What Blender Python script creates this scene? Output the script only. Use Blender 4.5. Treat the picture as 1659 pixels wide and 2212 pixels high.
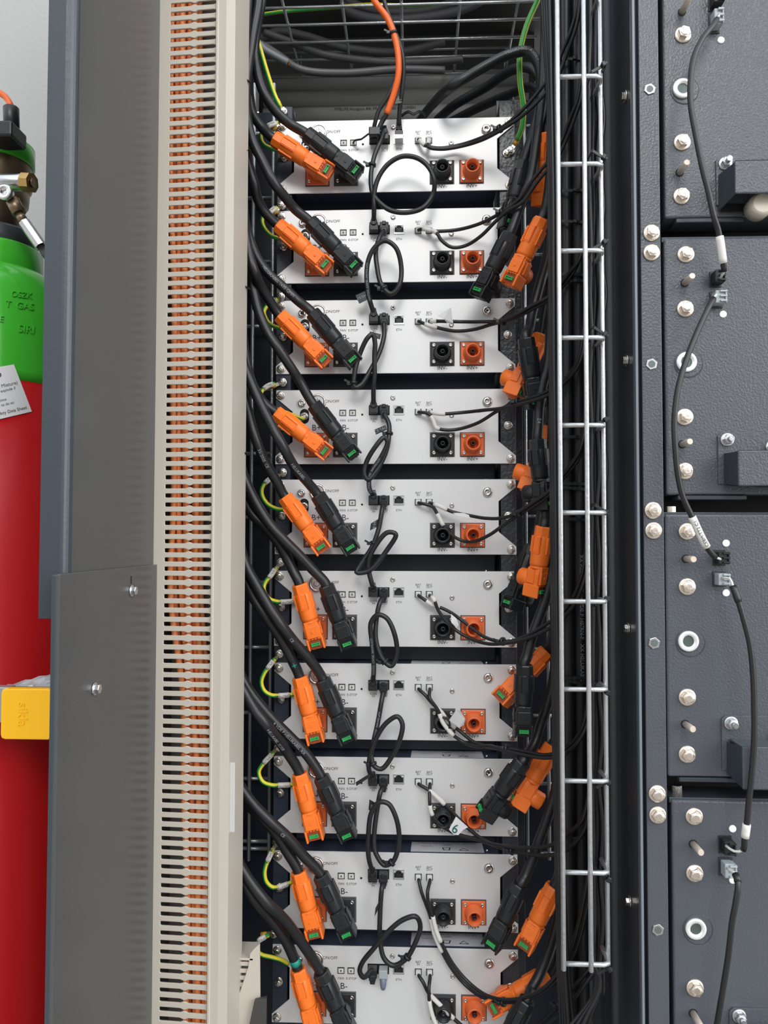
import bpy, bmesh, math, random
from mathutils import Vector, Matrix
random.seed(7)
for o in list(bpy.data.objects): bpy.data.objects.remove(o)
SC = bpy.context.scene
COL = SC.collection
S = 0.00068            # one unit of the layout in metres
Z0 = 1.40              # eye level region above the floor
F = 1650.0
YAW, PITCH, ROLL = 0.0415897, 0.0352275, 0.0013187
CX, CY, CZ = 62.34, -1635.2, -10.78

# ------------------------------------------------------------------ camera
def cam_axes():
    cy, sy, cp, sp = math.cos(YAW), math.sin(YAW), math.cos(PITCH), math.sin(PITCH)
    fw = Vector((-sy*cp, cy*cp, sp)); rt = Vector((cy, sy, 0)); up = rt.cross(fw)
    c, s = math.cos(ROLL), math.sin(ROLL)
    return (rt*c + up*s, up*c - rt*s, fw)
RT, UP, FW = cam_axes()
cd = bpy.data.cameras.new('camera'); cam = bpy.data.objects.new('camera', cd); COL.objects.link(cam)
mm = Matrix((RT, UP, -FW)).transposed().to_4x4()
mm.translation = Vector((CX*S, CY*S, CZ*S + Z0)); cam.matrix_world = mm
cd.sensor_fit = 'VERTICAL'; cd.sensor_height = 24.0; cd.lens = 24.0*F/2212.0
cd.clip_start = 0.02; cd.clip_end = 60
SC.camera = cam

# ------------------------------------------------------------------ world, sun, exposure
w = bpy.data.worlds.new('sky'); SC.world = w; w.use_nodes = True
nt = w.node_tree; nt.nodes.clear()
out = nt.nodes.new('ShaderNodeOutputWorld'); bg = nt.nodes.new('ShaderNodeBackground')
tc = nt.nodes.new('ShaderNodeTexCoord'); sx = nt.nodes.new('ShaderNodeSeparateXYZ'); rp = nt.nodes.new('ShaderNodeValToRGB')
mr = nt.nodes.new('ShaderNodeMapRange'); mr.inputs[1].default_value = -1; mr.inputs[2].default_value = 1
nt.links.new(tc.outputs['Generated'], sx.inputs[0]); nt.links.new(sx.outputs[2], mr.inputs[0]); nt.links.new(mr.outputs[0], rp.inputs[0])
m2 = nt.nodes.new('ShaderNodeMapRange'); m2.interpolation_type = 'SMOOTHSTEP'     # sky dimmed straight opposite to darken the flat reflections
m2.inputs[1].default_value = -.97; m2.inputs[2].default_value = -.70; m2.inputs[3].default_value = .48; m2.inputs[4].default_value = 1.0
vm = nt.nodes.new('ShaderNodeVectorMath'); vm.operation = 'SCALE'
nt.links.new(sx.outputs[1], m2.inputs[0]); nt.links.new(rp.outputs[0], vm.inputs[0]); nt.links.new(m2.outputs[0], vm.inputs['Scale'])
dt = nt.nodes.new('ShaderNodeVectorMath'); dt.operation = 'DOT_PRODUCT'     # bright patch added to the sky at front right for edge highlights
dv = Vector((.80, -.52, .30)).normalized(); dt.inputs[1].default_value = dv; nt.links.new(tc.outputs['Generated'], dt.inputs[0])
m3 = nt.nodes.new('ShaderNodeMapRange'); m3.interpolation_type = 'SMOOTHSTEP'
m3.inputs[1].default_value = .84; m3.inputs[2].default_value = .97; m3.inputs[3].default_value = 0.0; m3.inputs[4].default_value = 2.6
nt.links.new(dt.outputs['Value'], m3.inputs[0])
cm = nt.nodes.new('ShaderNodeVectorMath'); cm.operation = 'ADD'; nt.links.new(vm.outputs[0], cm.inputs[0]); nt.links.new(m3.outputs[0], cm.inputs[1])
nt.links.new(cm.outputs[0], bg.inputs[0]); nt.links.new(bg.outputs[0], out.inputs[0])
e = rp.color_ramp.elements
e[0].position = 0.0; e[0].color = (.36, .35, .33, 1); e[1].position = 1.0; e[1].color = (.80, .90, 1.0, 1)
a = e.new(.44); a.color = (.44, .43, .41, 1); a = e.new(.50); a.color = (.50, .50, .50, 1); a = e.new(.60); a.color = (.95, .97, 1.0, 1)
bg.inputs[1].default_value = 1.38
sl = bpy.data.lights.new('sun', 'SUN'); sl.energy = 1.1; sl.angle = math.radians(22); sl.color = (1, .97, .93)
sun = bpy.data.objects.new('sun', sl); COL.objects.link(sun)
sun.rotation_euler = Vector((-0.05, 0.75, -0.50)).to_track_quat('-Z', 'Y').to_euler()
sun.location = (0, -3, 4)
vs = SC.view_settings; vs.view_transform = 'Standard'; vs.look = 'None'; vs.gamma = 1; vs.use_curve_mapping = False
vs.exposure = 0.12

# ------------------------------------------------------------------ projection helpers (layout units)
def ray(px, py): return FW*F + RT*(px-829.5) - UP*(py-1106)
def P(px, py, Y=0.0):
    d = ray(px, py); t = (Y-CY)/d.y
    return Vector((CX+d.x*t, Y, CZ+d.z*t))
def PX(px, py, X):
    d = ray(px, py); t = (X-CX)/d.x
    return Vector((X, CY+d.y*t, CZ+d.z*t))

# ------------------------------------------------------------------ materials
def mat(name, col, rough=.5, metal=0., bump=0., bscale=60., noise=0., spec=.5, coat=0., stretch=None, detail=2):
    m = bpy.data.materials.new(name); m.use_nodes = True; n = m.node_tree; b = n.nodes['Principled BSDF']
    b.inputs['Base Color'].default_value = (*col, 1); b.inputs['Roughness'].default_value = rough
    b.inputs['Metallic'].default_value = metal; b.inputs['Specular IOR Level'].default_value = spec
    b.inputs['Coat Weight'].default_value = coat; b.inputs['Coat Roughness'].default_value = .15
    if bump or noise:
        t = n.nodes.new('ShaderNodeTexCoord'); mp = n.nodes.new('ShaderNodeMapping')
        if stretch: mp.inputs['Scale'].default_value = stretch
        ns = n.nodes.new('ShaderNodeTexNoise'); ns.inputs['Scale'].default_value = bscale; ns.inputs['Detail'].default_value = detail
        n.links.new(t.outputs['Object'], mp.inputs[0]); n.links.new(mp.outputs[0], ns.inputs['Vector'])
        if bump:
            bp = n.nodes.new('ShaderNodeBump'); bp.inputs['Strength'].default_value = bump; bp.inputs['Distance'].default_value = .001
            n.links.new(ns.outputs['Fac'], bp.inputs['Height']); n.links.new(bp.outputs[0], b.inputs['Normal'])
        if noise:
            r = n.nodes.new('ShaderNodeValToRGB'); q = r.color_ramp.elements
            q[0].color = (*[c*(1-noise) for c in col], 1); q[1].color = (*[min(1, c*(1+noise)) for c in col], 1)
            q[0].position = .3; q[1].position = .7
            n.links.new(ns.outputs['Fac'], r.inputs[0]); n.links.new(r.outputs[0], b.inputs['Base Color'])
    return m
ALU = mat('brushed_aluminium', (.72, .72, .725), .42, .25, .03, 900, .02)
NAVY = mat('navy_steel', (.019, .027, .043), .42, 0, .05, 500)
NAVYR = mat('rough_navy_steel', (.030, .034, .042), .33, 0, .8, 190, detail=1)
GREYC = mat('grey_powder_coat', (.034, .044, .055), .34, 0, .16, 230, detail=1)
GREYB = mat('battery_powder_coat', (.072, .080, .094), .32, 0, .5, 400, detail=1)
PLATE = mat('grey_plate_coat', (.060, .064, .066), .30, 0, .12, 420, detail=1)
GLOSSB = mat('gloss_dark_steel', (.045, .05, .058), .28, 0, .35, 120, detail=1)
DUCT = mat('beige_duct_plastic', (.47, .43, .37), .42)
ORW = mat('orange_wire', (1.0, .34, .11), .5)
ORP = mat('orange_plastic', (.93, .19, .02), .40)
ORF = mat('orange_flange', (.76, .145, .035), .45)
BLP = mat('black_plastic', (.012, .013, .015), .38)
BLF = mat('black_flange', (.022, .023, .026), .5)
BLC = mat('black_cable', (.013, .013, .015), .40, 0, .08, 700)
BLK = mat('dark_hole', (.004, .004, .005), .8)
CHAS = mat('chassis_paint', (.050, .062, .10), .4)
GREEN = mat('green_clip', (.035, .40, .10), .4)
TRAYZ = mat('tray_zinc', (.60, .61, .62), .32, .72, .6, 160)
ZINC = mat('zinc', (.62, .63, .64), .28, .95, .15, 400)
BOLT = mat('steel_bolt', (.66, .62, .57), .24, 1., .2, 500)
BOLTB = mat('bright_bolt', (.86, .76, .66), .30, .92, .25, 400)
CHROME = mat('chrome', (.72, .70, .68), .12, 1.)
WHITE = mat('white_paper', (.74, .74, .75), .55)
OFFW = mat('white_sleeve', (.72, .70, .66), .5)
PRINT = mat('black_print', (.02, .02, .022), .6)
WPRINT = mat('white_print', (.30, .31, .33), .6)
YEL = mat('yellow_wire', (.72, .62, .03), .4)
GRN = mat('green_wire', (.03, .32, .06), .4)
ORS = mat('orange_sheath', (.90, .15, .02), .4)
GREYW = mat('grey_cable', (.16, .17, .18), .5)
PIPE = mat('grey_pipe', (.60, .60, .57), .34)
DKT = mat('dark_conduit', (.12, .12, .125), .42)
RED = mat('red_paint', (.47, .008, .010), .28, 0, .04, 60, coat=.12)
CGREEN = mat('green_paint', (.050, .46, .025), .2, 0, .05, 80, coat=.4)
BRASS = mat('brass', (.55, .36, .14), .3, 1.)
BRONZE = mat('bronze_body', (.22, .16, .10), .38, .8)
YCAP = mat('yellow_cap', (.95, .50, .005), .4)
WALLM = mat('pale_wall', (.43, .435, .43), .45, 0, .5, 130, detail=1)
BACKM = mat('dark_back', (.12, .12, .118), .6)
CRIMP = mat('crimp_yellow', (.62, .34, .03), .4)
WHT = mat('white_plastic', (.62, .64, .60), .4)
GPL = mat('grey_plastic', (.36, .40, .43), .4)
LED = mat('white_button', (.85, .87, .86), .3)
LIDL = mat('rating_sticker', (.80, .80, .86), .45)
BLUEG = mat('blue_grey_plastic', (.16, .19, .25), .4)
GASK = mat('gasket_grey', (.10, .10, .105), .6)
FLOORM = mat('floor_plates', (.12, .12, .12), .7, 0, .3, 40)
RUST = mat('knob_plastic', (.55, .50, .42), .4)
MARK = mat('teal_marker', (.01, .28, .22), .5)
PINM = mat('dark_bore', (.02, .008, .006), .5)
FILM = mat('crumpled_film', (.33, .33, .34), .2, 0, 1., 50)

# ------------------------------------------------------------------ mesh builder
class M:
    def __init__(s): s.b = bmesh.new()
    def _xf(s, vs_, mx):
        if mx is not None:
            for v in vs_: v.co = mx @ v.co
    def box(s, x0, x1, y0, y1, z0, z1, bev=0., mx=None, seg=2, mi=0):
        r = bmesh.ops.create_cube(s.b, size=1); vv = r['verts']
        for v in vv: v.co = Vector(((x0+x1)/2+v.co.x*(x1-x0), (y0+y1)/2+v.co.y*(y1-y0), (z0+z1)/2+v.co.z*(z1-z0)))
        if bev > 0:
            ed = list({e_ for v in vv for e_ in v.link_edges})
            r = bmesh.ops.bevel(s.b, geom=ed, offset=bev, segments=seg, affect='EDGES', profile=.5)
            vv = list({v for f_ in r['faces'] for v in f_.verts} | {v for v in vv if v.is_valid})
        for f_ in {f_ for v in vv for f_ in v.link_faces}: f_.material_index = mi
        s._xf(vv, mx); return s
    def prism(s, pts, y0, y1, bev=0., mx=None, axis='Y', seg=2, mi=0):
        # outline in (x,z), extruded along y (axis 'Y') or outline in (y,z) along x ('X') or (x,y) along z ('Z')
        def c(p, t):
            if axis == 'Y': return Vector((p[0], t, p[1]))
            if axis == 'X': return Vector((t, p[0], p[1]))
            return Vector((p[0], p[1], t))
        a_ = [s.b.verts.new(c(p, y0)) for p in pts]; b_ = [s.b.verts.new(c(p, y1)) for p in pts]
        n = len(pts); fs = [s.b.faces.new(a_), s.b.faces.new(b_[::-1])]
        for i in range(n): fs.append(s.b.faces.new((a_[i], b_[i], b_[(i+1) % n], a_[(i+1) % n])))
        bmesh.ops.recalc_face_normals(s.b, faces=fs)
        vv = a_+b_
        if bev > 0:
            ed = [e_ for e_ in {e_ for v in a_ for e_ in v.link_edges} if all(x in a_ for x in e_.verts)]
            ed += [e_ for e_ in {e_ for v in b_ for e_ in v.link_edges} if all(x in b_ for x in e_.verts)]
            r = bmesh.ops.bevel(s.b, geom=ed, offset=bev, segments=seg, affect='EDGES', profile=.5)
            vv = list({v for v in vv if v.is_valid} | {v for f_ in r['faces'] for v in f_.verts})
        for f_ in {f_ for v in vv for f_ in v.link_faces}: f_.material_index = mi
        s._xf(vv, mx); return s
    def lathe(s, prof, n=24, mx=None, mi=0, a0=0.):
        # prof: list of (t along +x, r); closed at ends when r>0
        rings = []
        for t, r in prof:
            rings.append([s.b.verts.new(Vector((t, r*math.cos(a0+2*math.pi*k/n), r*math.sin(a0+2*math.pi*k/n)))) for k in range(n)])
        fs = []
        for i in range(len(rings)-1):
            for k in range(n):
                fs.append(s.b.faces.new((rings[i][k], rings[i+1][k], rings[i+1][(k+1) % n], rings[i][(k+1) % n])))
        fs.append(s.b.faces.new(rings[0])); fs.append(s.b.faces.new(rings[-1][::-1]))
        for f_ in fs: f_.smooth = n > 8; f_.material_index = mi
        fs[-1].smooth = fs[-2].smooth = False
        bmesh.ops.recalc_face_normals(s.b, faces=fs)
        s._xf([v for r in rings for v in r], mx); return s
    def cyl(s, p0, p1, r, n=16, r1=None, mi=0, bev=0.):
        p0 = Vector(p0); p1 = Vector(p1); d = p1-p0; L = d.length
        q = Vector((1, 0, 0)).rotation_difference(d).to_matrix().to_4x4(); q.translation = p0
        r1 = r if r1 is None else r1
        pr = [(0, r), (L, r1)] if not bev else [(0, r-bev), (bev, r), (L-bev, r1), (L, r1-bev)]
        return s.lathe(pr, n, q, mi)
    def tube(s, pts, r, n=12, stripe=None, caps=True):
        pts = [Vector(p) for p in pts]
        T = [(pts[min(i+1, len(pts)-1)]-pts[max(i-1, 0)]).normalized() for i in range(len(pts))]
        ref = Vector((0, -1, 0)); rings = []
        for i, p in enumerate(pts):
            t = T[i]; nn = ref - t*ref.dot(t)
            if nn.length < .05: nn = (Vector((1, 0, 0)) - t*t.x)
            nn.normalize(); bb = t.cross(nn)
            rr = r[i] if isinstance(r, (list, tuple)) else r
            rings.append([s.b.verts.new(p + nn*(rr*math.cos(2*math.pi*k/n)) + bb*(rr*math.sin(2*math.pi*k/n))) for k in range(n)])
        for i in range(len(rings)-1):
            for k in range(n):
                f_ = s.b.faces.new((rings[i][k], rings[i][(k+1) % n], rings[i+1][(k+1) % n], rings[i+1][k])); f_.smooth = True
                if stripe: f_.material_index = stripe(k/n)
        if caps: s.b.faces.new(rings[0][::-1]); s.b.faces.new(rings[-1])
        return s
    def sphere(s, c, r, n=16, mx=None, sq=(1, 1, 1)):
        q = Matrix.Translation(Vector(c)) @ Matrix.Diagonal((*sq, 1)); 
        if mx is not None: q = mx @ q
        rr = bmesh.ops.create_uvsphere(s.b, u_segments=n, v_segments=max(6, n//2), radius=r)
        for v in rr['verts']: v.co = q @ v.co
        for f_ in {f_ for v in rr['verts'] for f_ in v.link_faces}: f_.smooth = True
        return s
    def quad(s, pts):
        f_ = s.b.faces.new([s.b.verts.new(Vector(p)) for p in pts]); return s
    def mesh(s, name, mats):
        for v in s.b.verts: v.co *= S
        bmesh.ops.recalc_face_normals(s.b, faces=[f_ for f_ in s.b.faces])
        me = bpy.data.meshes.new(name); s.b.to_mesh(me); s.b.free()
        for m_ in (mats if isinstance(mats, (list, tuple)) else [mats]): me.materials.append(m_)
        return me
    def build(s, name, mats, parent=None, loc=(0, 0, 0)):
        return put(name, s.mesh(name, mats), parent, loc)
def put(name, me, parent=None, loc=(0, 0, 0), rot=None):
    o = bpy.data.objects.new(name, me); COL.objects.link(o)
    l = Vector(loc)*S
    if parent is None: l = l + Vector((0, 0, Z0))
    else: o.parent = parent
    o.location = l
    if rot is not None: o.rotation_euler = rot
    return o
def tag(o, label, cat, group=None, kind=None):
    if label: o['label'] = label
    if cat: o['category'] = cat
    if group: o['group'] = group
    if kind: o['kind'] = kind
    return o
def thing(name, label, cat, loc=(0, 0, 0), group=None, rot=None):
    o = bpy.data.objects.new(name, None); COL.objects.link(o); o.empty_display_size = .02
    o.location = Vector(loc)*S + Vector((0, 0, Z0))
    if rot is not None: o.rotation_euler = rot
    return tag(o, label, cat, group)
def struct(o): o['kind'] = 'structure'; return o
def copy_tree(o, parent=None):
    c = o.copy(); COL.objects.link(c); c.parent = parent
    for ch in list(o.children): copy_tree(ch, c)
    return c

# smooth path through points given as (px,py[,Y])
def catmull(pts, step=6.0):
    pts = [Vector(p) for p in pts]
    q = [pts[0]*2-pts[1]]+pts+[pts[-1]*2-pts[-2]]; res = []
    for i in range(1, len(q)-2):
        p0, p1, p2, p3 = q[i-1], q[i], q[i+1], q[i+2]
        n = max(2, int((p2-p1).length/step))
        t0 = 0; t1 = t0+max(.01, (p1-p0).length)**.5; t2 = t1+max(.01, (p2-p1).length)**.5; t3 = t2+max(.01, (p3-p2).length)**.5
        for k in range(n):
            t = t1+(t2-t1)*k/n
            A1 = p0*((t1-t)/(t1-t0))+p1*((t-t0)/(t1-t0)); A2 = p1*((t2-t)/(t2-t1))+p2*((t-t1)/(t2-t1)); A3 = p2*((t3-t)/(t3-t2))+p3*((t-t2)/(t3-t2))
            B1 = A1*((t2-t)/(t2-t0))+A2*((t-t0)/(t2-t0)); B2 = A2*((t3-t)/(t3-t1))+A3*((t-t1)/(t3-t1))
            res.append(B1*((t2-t)/(t2-t1))+B2*((t-t1)/(t2-t1)))
    res.append(pts[-1]); return res
def W(pts, y0=0., y1=None, step=6.0):
    y1 = y0 if y1 is None else y1; n = len(pts); ys = [None]*n
    for i, p in enumerate(pts):
        if len(p) > 2: ys[i] = p[2]
    if ys[0] is None: ys[0] = y0
    if ys[-1] is None: ys[-1] = y1
    kn = [i for i in range(n) if ys[i] is not None]
    for a_, b_ in zip(kn, kn[1:]):
        for i in range(a_+1, b_): ys[i] = ys[a_]+(ys[b_]-ys[a_])*(i-a_)/(b_-a_)
    return catmull([P(p[0], p[1], y) for p, y in zip(pts, ys)], step)
def cum(pts):
    c = [0.]
    for a_, b_ in zip(pts, pts[1:]): c.append(c[-1]+(b_-a_).length)
    return c
def sub(pts, a_, b_):
    c = cum(pts); L = c[-1]; return [p for p, d in zip(pts, c) if a_*L-1e-6 <= d <= b_*L+1e-6]

# text
_tc = {}
def text_mesh(body, size, align='CENTER', th=0., space=1.0):
    k = (body, size, align, th, space)
    if k in _tc: return _tc[k]
    cu = bpy.data.curves.new('t', 'FONT'); cu.body = body; cu.size = size*1.38; cu.align_x = align; cu.align_y = 'CENTER'
    cu.space_line = .75; cu.extrude = th; cu.space_character = space; cu.resolution_u = 3
    o = bpy.data.objects.new('t', cu); COL.objects.link(o)
    dg = bpy.context.evaluated_depsgraph_get(); me = bpy.data.meshes.new_from_object(o.evaluated_get(dg))
    bpy.data.objects.remove(o); _tc[k] = me; return me
def text_flat(body, size, x, z, y, parent, m=PRINT, rot=0., name='lettering', align='CENTER', th=.12, space=1.0):
    src = text_mesh(body, size, align, th, space); b = bmesh.new(); b.from_mesh(src)
    c, s_ = math.cos(rot), math.sin(rot)
    for v in b.verts:
        X, Y_, Z_ = v.co; v.co = Vector(((X*c-Y_*s_)*S, -Z_*S, (X*s_+Y_*c)*S))
    me = bpy.data.meshes.new(name); b.to_mesh(me); b.free(); me.materials.clear(); me.materials.append(m)
    return put(name, me, parent, (x, y, z))
def text_tube(body, size, path, r, s0, parent, m=WPRINT, flip=False, ang=0.0, origin=Vector((0, 0, 0))):
    src = text_mesh(body, size, 'LEFT', 0.); b = bmesh.new(); b.from_mesh(src)
    for f_ in list(b.faces): pass
    c = cum(path); L = c[-1]
    for v in b.verts:
        x, y = v.co.x, v.co.y
        if flip: s_ = s0 - x; yy = -y
        else: s_ = s0 + x; yy = y
        s_ = max(0.01, min(L-.01, s_)); i = max(j for j in range(len(c)) if c[j] <= s_)
        i = min(i, len(path)-2); f_ = (s_-c[i])/max(1e-6, c[i+1]-c[i])
        p = path[i].lerp(path[i+1], f_); t = (path[i+1]-path[i]).normalized()
        nn = Vector((0, -1, 0)); nn = (nn-t*nn.dot(t)).normalized(); bb = nn.cross(t)
        # across direction: when moving along t with outward nn, 'up' of text is nn x t
        al = yy/r + ang
        v.co = (p + nn*((r+.25)*math.cos(al)) + bb*((r+.25)*math.sin(al)) - origin)*S
    me = bpy.data.meshes.new('printed_lettering'); b.to_mesh(me); b.free(); me.materials.clear(); me.materials.append(m)
    return put('printed_lettering', me, parent)
ORD = ['topmost', 'second', 'third', 'fourth', 'fifth', 'sixth', 'seventh', 'eighth', 'ninth', 'tenth']

# ================================================================== setting
def slab(name, x0, x1, y0, y1, z0, z1, m):
    return struct(M().box(x0, x1, y0, y1, z0, z1).build(name, m))
FLZ = -Z0/S
slab('floor', -1500, 1500, -1200, 1100, FLZ-30, FLZ, FLOORM)
slab('ceiling', -1500, 1500, 60, 1100, 1560, 1590, BACKM)
slab('wall_back', -430, 430, 700, 720, FLZ, 1560, BACKM)
XL = P(330, 1150, -250).x
wl = P(-60, 100, 160)
slab('wall_left', -1500, XL-30, 160, 180, FLZ, 1560, WALLM)
# navy inner walls behind the two side trays (the cabinet lining)
xa = P(470, 1100, 125).x; xb = P(634, 1100, 125).x
slab('wall_rear_left', XL-30, xb, 125, 135, FLZ, P(500, 245, 125).z, NAVY)
slab('wall_inner_left', XL-30, XL-20, 135, 700, FLZ, 1560, BACKM)
xc = P(1076, 1100, 125).x; xd = P(1330, 1100, 125).x
slab('wall_rear_right', xc, xd+60, 125, 135, FLZ, P(1200, 215, 125).z, NAVY)
slab('wall_inner_right', xd+60, xd+75, 135, 700, FLZ, 1560, BACKM)

# ================================================================== small shared meshes (axis towards -Y, base on y=0)
def hexo(r, a0=0.): return [(r*math.cos(a0+math.pi/3*k), r*math.sin(a0+math.pi/3*k)) for k in range(6)]
YX = Matrix.Rotation(-math.pi/2, 4, 'Z')      # +x -> -y
def bolt_mesh(r, m, wash=True, h=1.0):
    b = M()
    if wash: b.lathe([(0, r), (r*.10, r), (r*.22, r*.93), (r*.26, r*.8)], 28, YX)
    b.prism(hexo(r*.74), -r*.2, -r*.95*h, bev=r*.10)
    b.lathe([(r*.9*h, r*.58), (r*1.0*h, r*.5), (r*1.03*h, r*.3)], 20, YX)
    return b.mesh('bolt', m)
ME_BOLT = bolt_mesh(11.5, BOLT)
ME_BOLTS = bolt_mesh(9.5, BOLT)
ME_BIG = bolt_mesh(14.4, BOLTB, h=.8)
def cap_screw(r):
    b = M(); b.lathe([(0, r), (r*.5, r), (r*.75, r*.86), (r*.76, r*.5), (r*.35, r*.42)], 20, YX)
    return b.mesh('screw', BOLT)
def ring_screw(r, hole, h):
    b = M(); n = 24
    b.lathe([(0, r), (h*.6, r), (h, r*.72), (h, hole), (h*.3, hole*.9)], n, YX)
    return b.mesh('screw', CHROME)
ME_SCREW = cap_screw(4.0); ME_TORX = ring_screw(5.4, 2.4, 3.4); ME_DOME = ring_screw(10.5, 3.2, 6.5); ME_STUDN = ring_screw(8.5, 3.8, 7)
def bolt(parent, me, x, y, z, name='bolt'):
    return put(name, me, parent, (x, y, z), (0, random.uniform(0, 1.04), 0))

# ================================================================== battery string control modules
def socket(parent, x, z, orange, tube=True, lab=None):
    fm, tm = (ORF, ORF) if orange else (BLF, BLP)
    g = M().box(-27, 27, -1.5, 0, -27, 27, .6, seg=1).build('gasket', GASK, parent, (x, -2, z))
    f_ = M().box(-24.5, 24.5, -5, 0, -24.5, 24.5, 2.0); fl = f_.build('flange', fm, parent, (x, -3.4, z))
    if lab: fl['label'] = lab
    for sx_ in (-17.8, 17.8):
        for sz in (-17.8, 17.8): put('screw', ME_SCREW, fl, (sx_, -5, sz), (0, random.random(), 0))
    if tube:
        t = M(); t.lathe([(4, 20), (7, 19), (9, 16.2), (29, 15.6), (31, 15), (31, 12.2), (10, 11.2), (9, 6), (8, 2)], 36, YX).build('contact_tube', tm, fl)
        M().lathe([(8, 5.2), (24, 5.2), (25.5, 4.6), (25.5, 2.6), (12, 2.4)], 20, YX).build('contact_pin', BLP if not orange else PINM, fl)
    return fl
def rj_port(parent, x, z, name):
    r = M()
    r.box(-11.5, 11.5, -1.5, 1, -10.5, -6.5, .3, seg=1); r.box(-11.5, 11.5, -1.5, 1, 8.3, 10.5, .3, seg=1)
    r.box(-11.5, -9.2, -1.5, 1, -10.5, 10.5, .3, seg=1); r.box(9.2, 11.5, -1.5, 1, -10.5, 10.5, .3, seg=1)
    p = r.build(name, ZINC, parent, (x, -3.2, z))
    b = M(); b.prism([(-9.4, -6.6), (9.4, -6.6), (9.4, 3.5), (6, 3.5), (6, 6.5), (3.5, 6.5), (3.5, 8.6), (-3.5, 8.6), (-3.5, 6.5), (-6, 6.5), (-6, 3.5), (-9.4, 3.5)], -1.0, -.4)
    b.build('jack_opening', BLK, p)
    c = M(); c.box(-6, 6, -1.4, -1, -6, 2.5); 
    for k in range(8): c.box(-5.2+k*1.4, -4.6+k*1.4, -1.6, -1.2, -6, -1.5)
    c.build('contacts', [BLP], p)
    l = M(); l.box(-10.5, -6.8, -1.8, -.6, 4.8, 7.6); l.box(6.8, 10.5, -1.8, -.6, 4.8, 7.6); l.build('port_lights', WHT, p)
    return p
def small_port(parent, x, z, name, m=WHT):
    r = M(); r.box(-7.2, 7.2, -1.2, .5, 4.6, 6.6); r.box(-7.2, 7.2, -1.2, .5, -6.6, -5.6); r.box(-7.2, -5.8, -1.2, .5, -6.6, 6.6); r.box(5.8, 7.2, -1.2, .5, -6.6, 6.6)
    p = r.build(name, BLF, parent, (x, -3.1, z))
    M().box(-5.6, 5.6, -.9, 0, -5.4, 4.4, .5, seg=1).box(-3.6, 3.6, -1.6, 0, -3.8, 3.0, .6, seg=1).build('socket_insert', m, p)
    M().box(-1.2, 1.2, -2.0, -1.4, -2.2, 1.6).build('contact_pin', BLF, p)
    return p
HT = 80.2
def outline():
    r = [(257, HT), (257, 63), (221, 33), (221, -32), (258, -63), (258, -HT)]
    return [(-x, z) for x, z in r] + r[::-1]
mod = thing('control_module', 'silver battery control module', 'electronics module', (0, 0, 0), 'battery control modules in the rack')
pb = M(); ol = outline(); pb.prism(ol[::-1], 0, -3.2, bev=.5, seg=1); pb.build('front_panel', ALU, mod)
cb = M(); cb.box(-220, 220, .2, 420, -75, 76.5); chs = cb.build('chassis', CHAS, mod)
M().box(-219, 219, 66, 69, -118, -75).build('rear_filler', NAVY, mod)  # plate added in the gap, near enough to catch light and show navy
lb = M(); lb.prism([(34, 14), (190, 14), (189, 65), (36, 65)], 76.7, 77.0, axis='Z'); lb.build('rating_label', LIDL, chs)
def flat_top(body, size, x, y, par, m=PRINT):
    src = text_mesh(body, size, 'CENTER', 0.); b = bmesh.new(); b.from_mesh(src)
    for v in b.verts: v.co = Vector((v.co.x*S, v.co.y*S, 0))
    me = bpy.data.meshes.new('lettering'); b.to_mesh(me); b.free(); me.materials.clear(); me.materials.append(m); return put('lettering', me, par, (x, y, 77.15))
flat_top('STRING MANAGEMENT SYSTEM', 6.5, 112, 59, chs); flat_top('1500V', 6, 112, 50, chs); flat_top('Serial No.', 4.6, 70, 42, chs)
sy = M(); sy.prism([(136, 22), (158, 22), (147, 36)], 77.05, 77.2, axis='Z'); sy.prism([(104, 23), (117, 23), (120, 36), (101, 36)], 77.05, 77.2, axis='Z'); sy.build('warning_symbols', PRINT, chs)
sy = M(); sy.prism([(140, 24), (154, 24), (147, 33)], 77.2, 77.35, axis='Z'); sy.prism([(106, 25), (115, 25), (117, 34), (104, 34)], 77.2, 77.35, axis='Z'); sy.build('symbol_fill', LIDL, chs)
M().cyl((196, 18, 76), (196, 18, 83), 3, 12).build('lid_screw', ZINC, chs)
PZ = 0
zz = lambda py: 1117.3 - py        # local height from reference row pixel
xx = lambda px: px - 854
# power button
pbn = M(); pbn.lathe([(0, 17.5), (5, 17.5), (7, 16), (7, 13.2), (5, 13)], 40, YX); pbt = pbn.build('power_button', CHROME, mod, (xx(688), -3, zz(1064)))
M().lathe([(0, 12.8), (6.5, 12.8), (7.2, 12)], 36, YX).build('button_cap', mat('button_cap_metal', (.62, .62, .62), .3, .8), pbt)
pw = M()
for k in range(20):
    a0 = math.pi/2+.55+k*(2*math.pi-1.1)/20; a1 = a0+(2*math.pi-1.1)/20
    pw.prism([(5.4*math.cos(a0), 5.4*math.sin(a0)), (6.4*math.cos(a0), 6.4*math.sin(a0)), (6.4*math.cos(a1), 6.4*math.sin(a1)), (5.4*math.cos(a1), 5.4*math.sin(a1))], -7.5, -7.2)
pw.box(-.6, .6, -7.5, -7.2, 1.5, 7); pw.build('power_symbol', PRINT, pbt)
PY = -3.35
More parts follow.
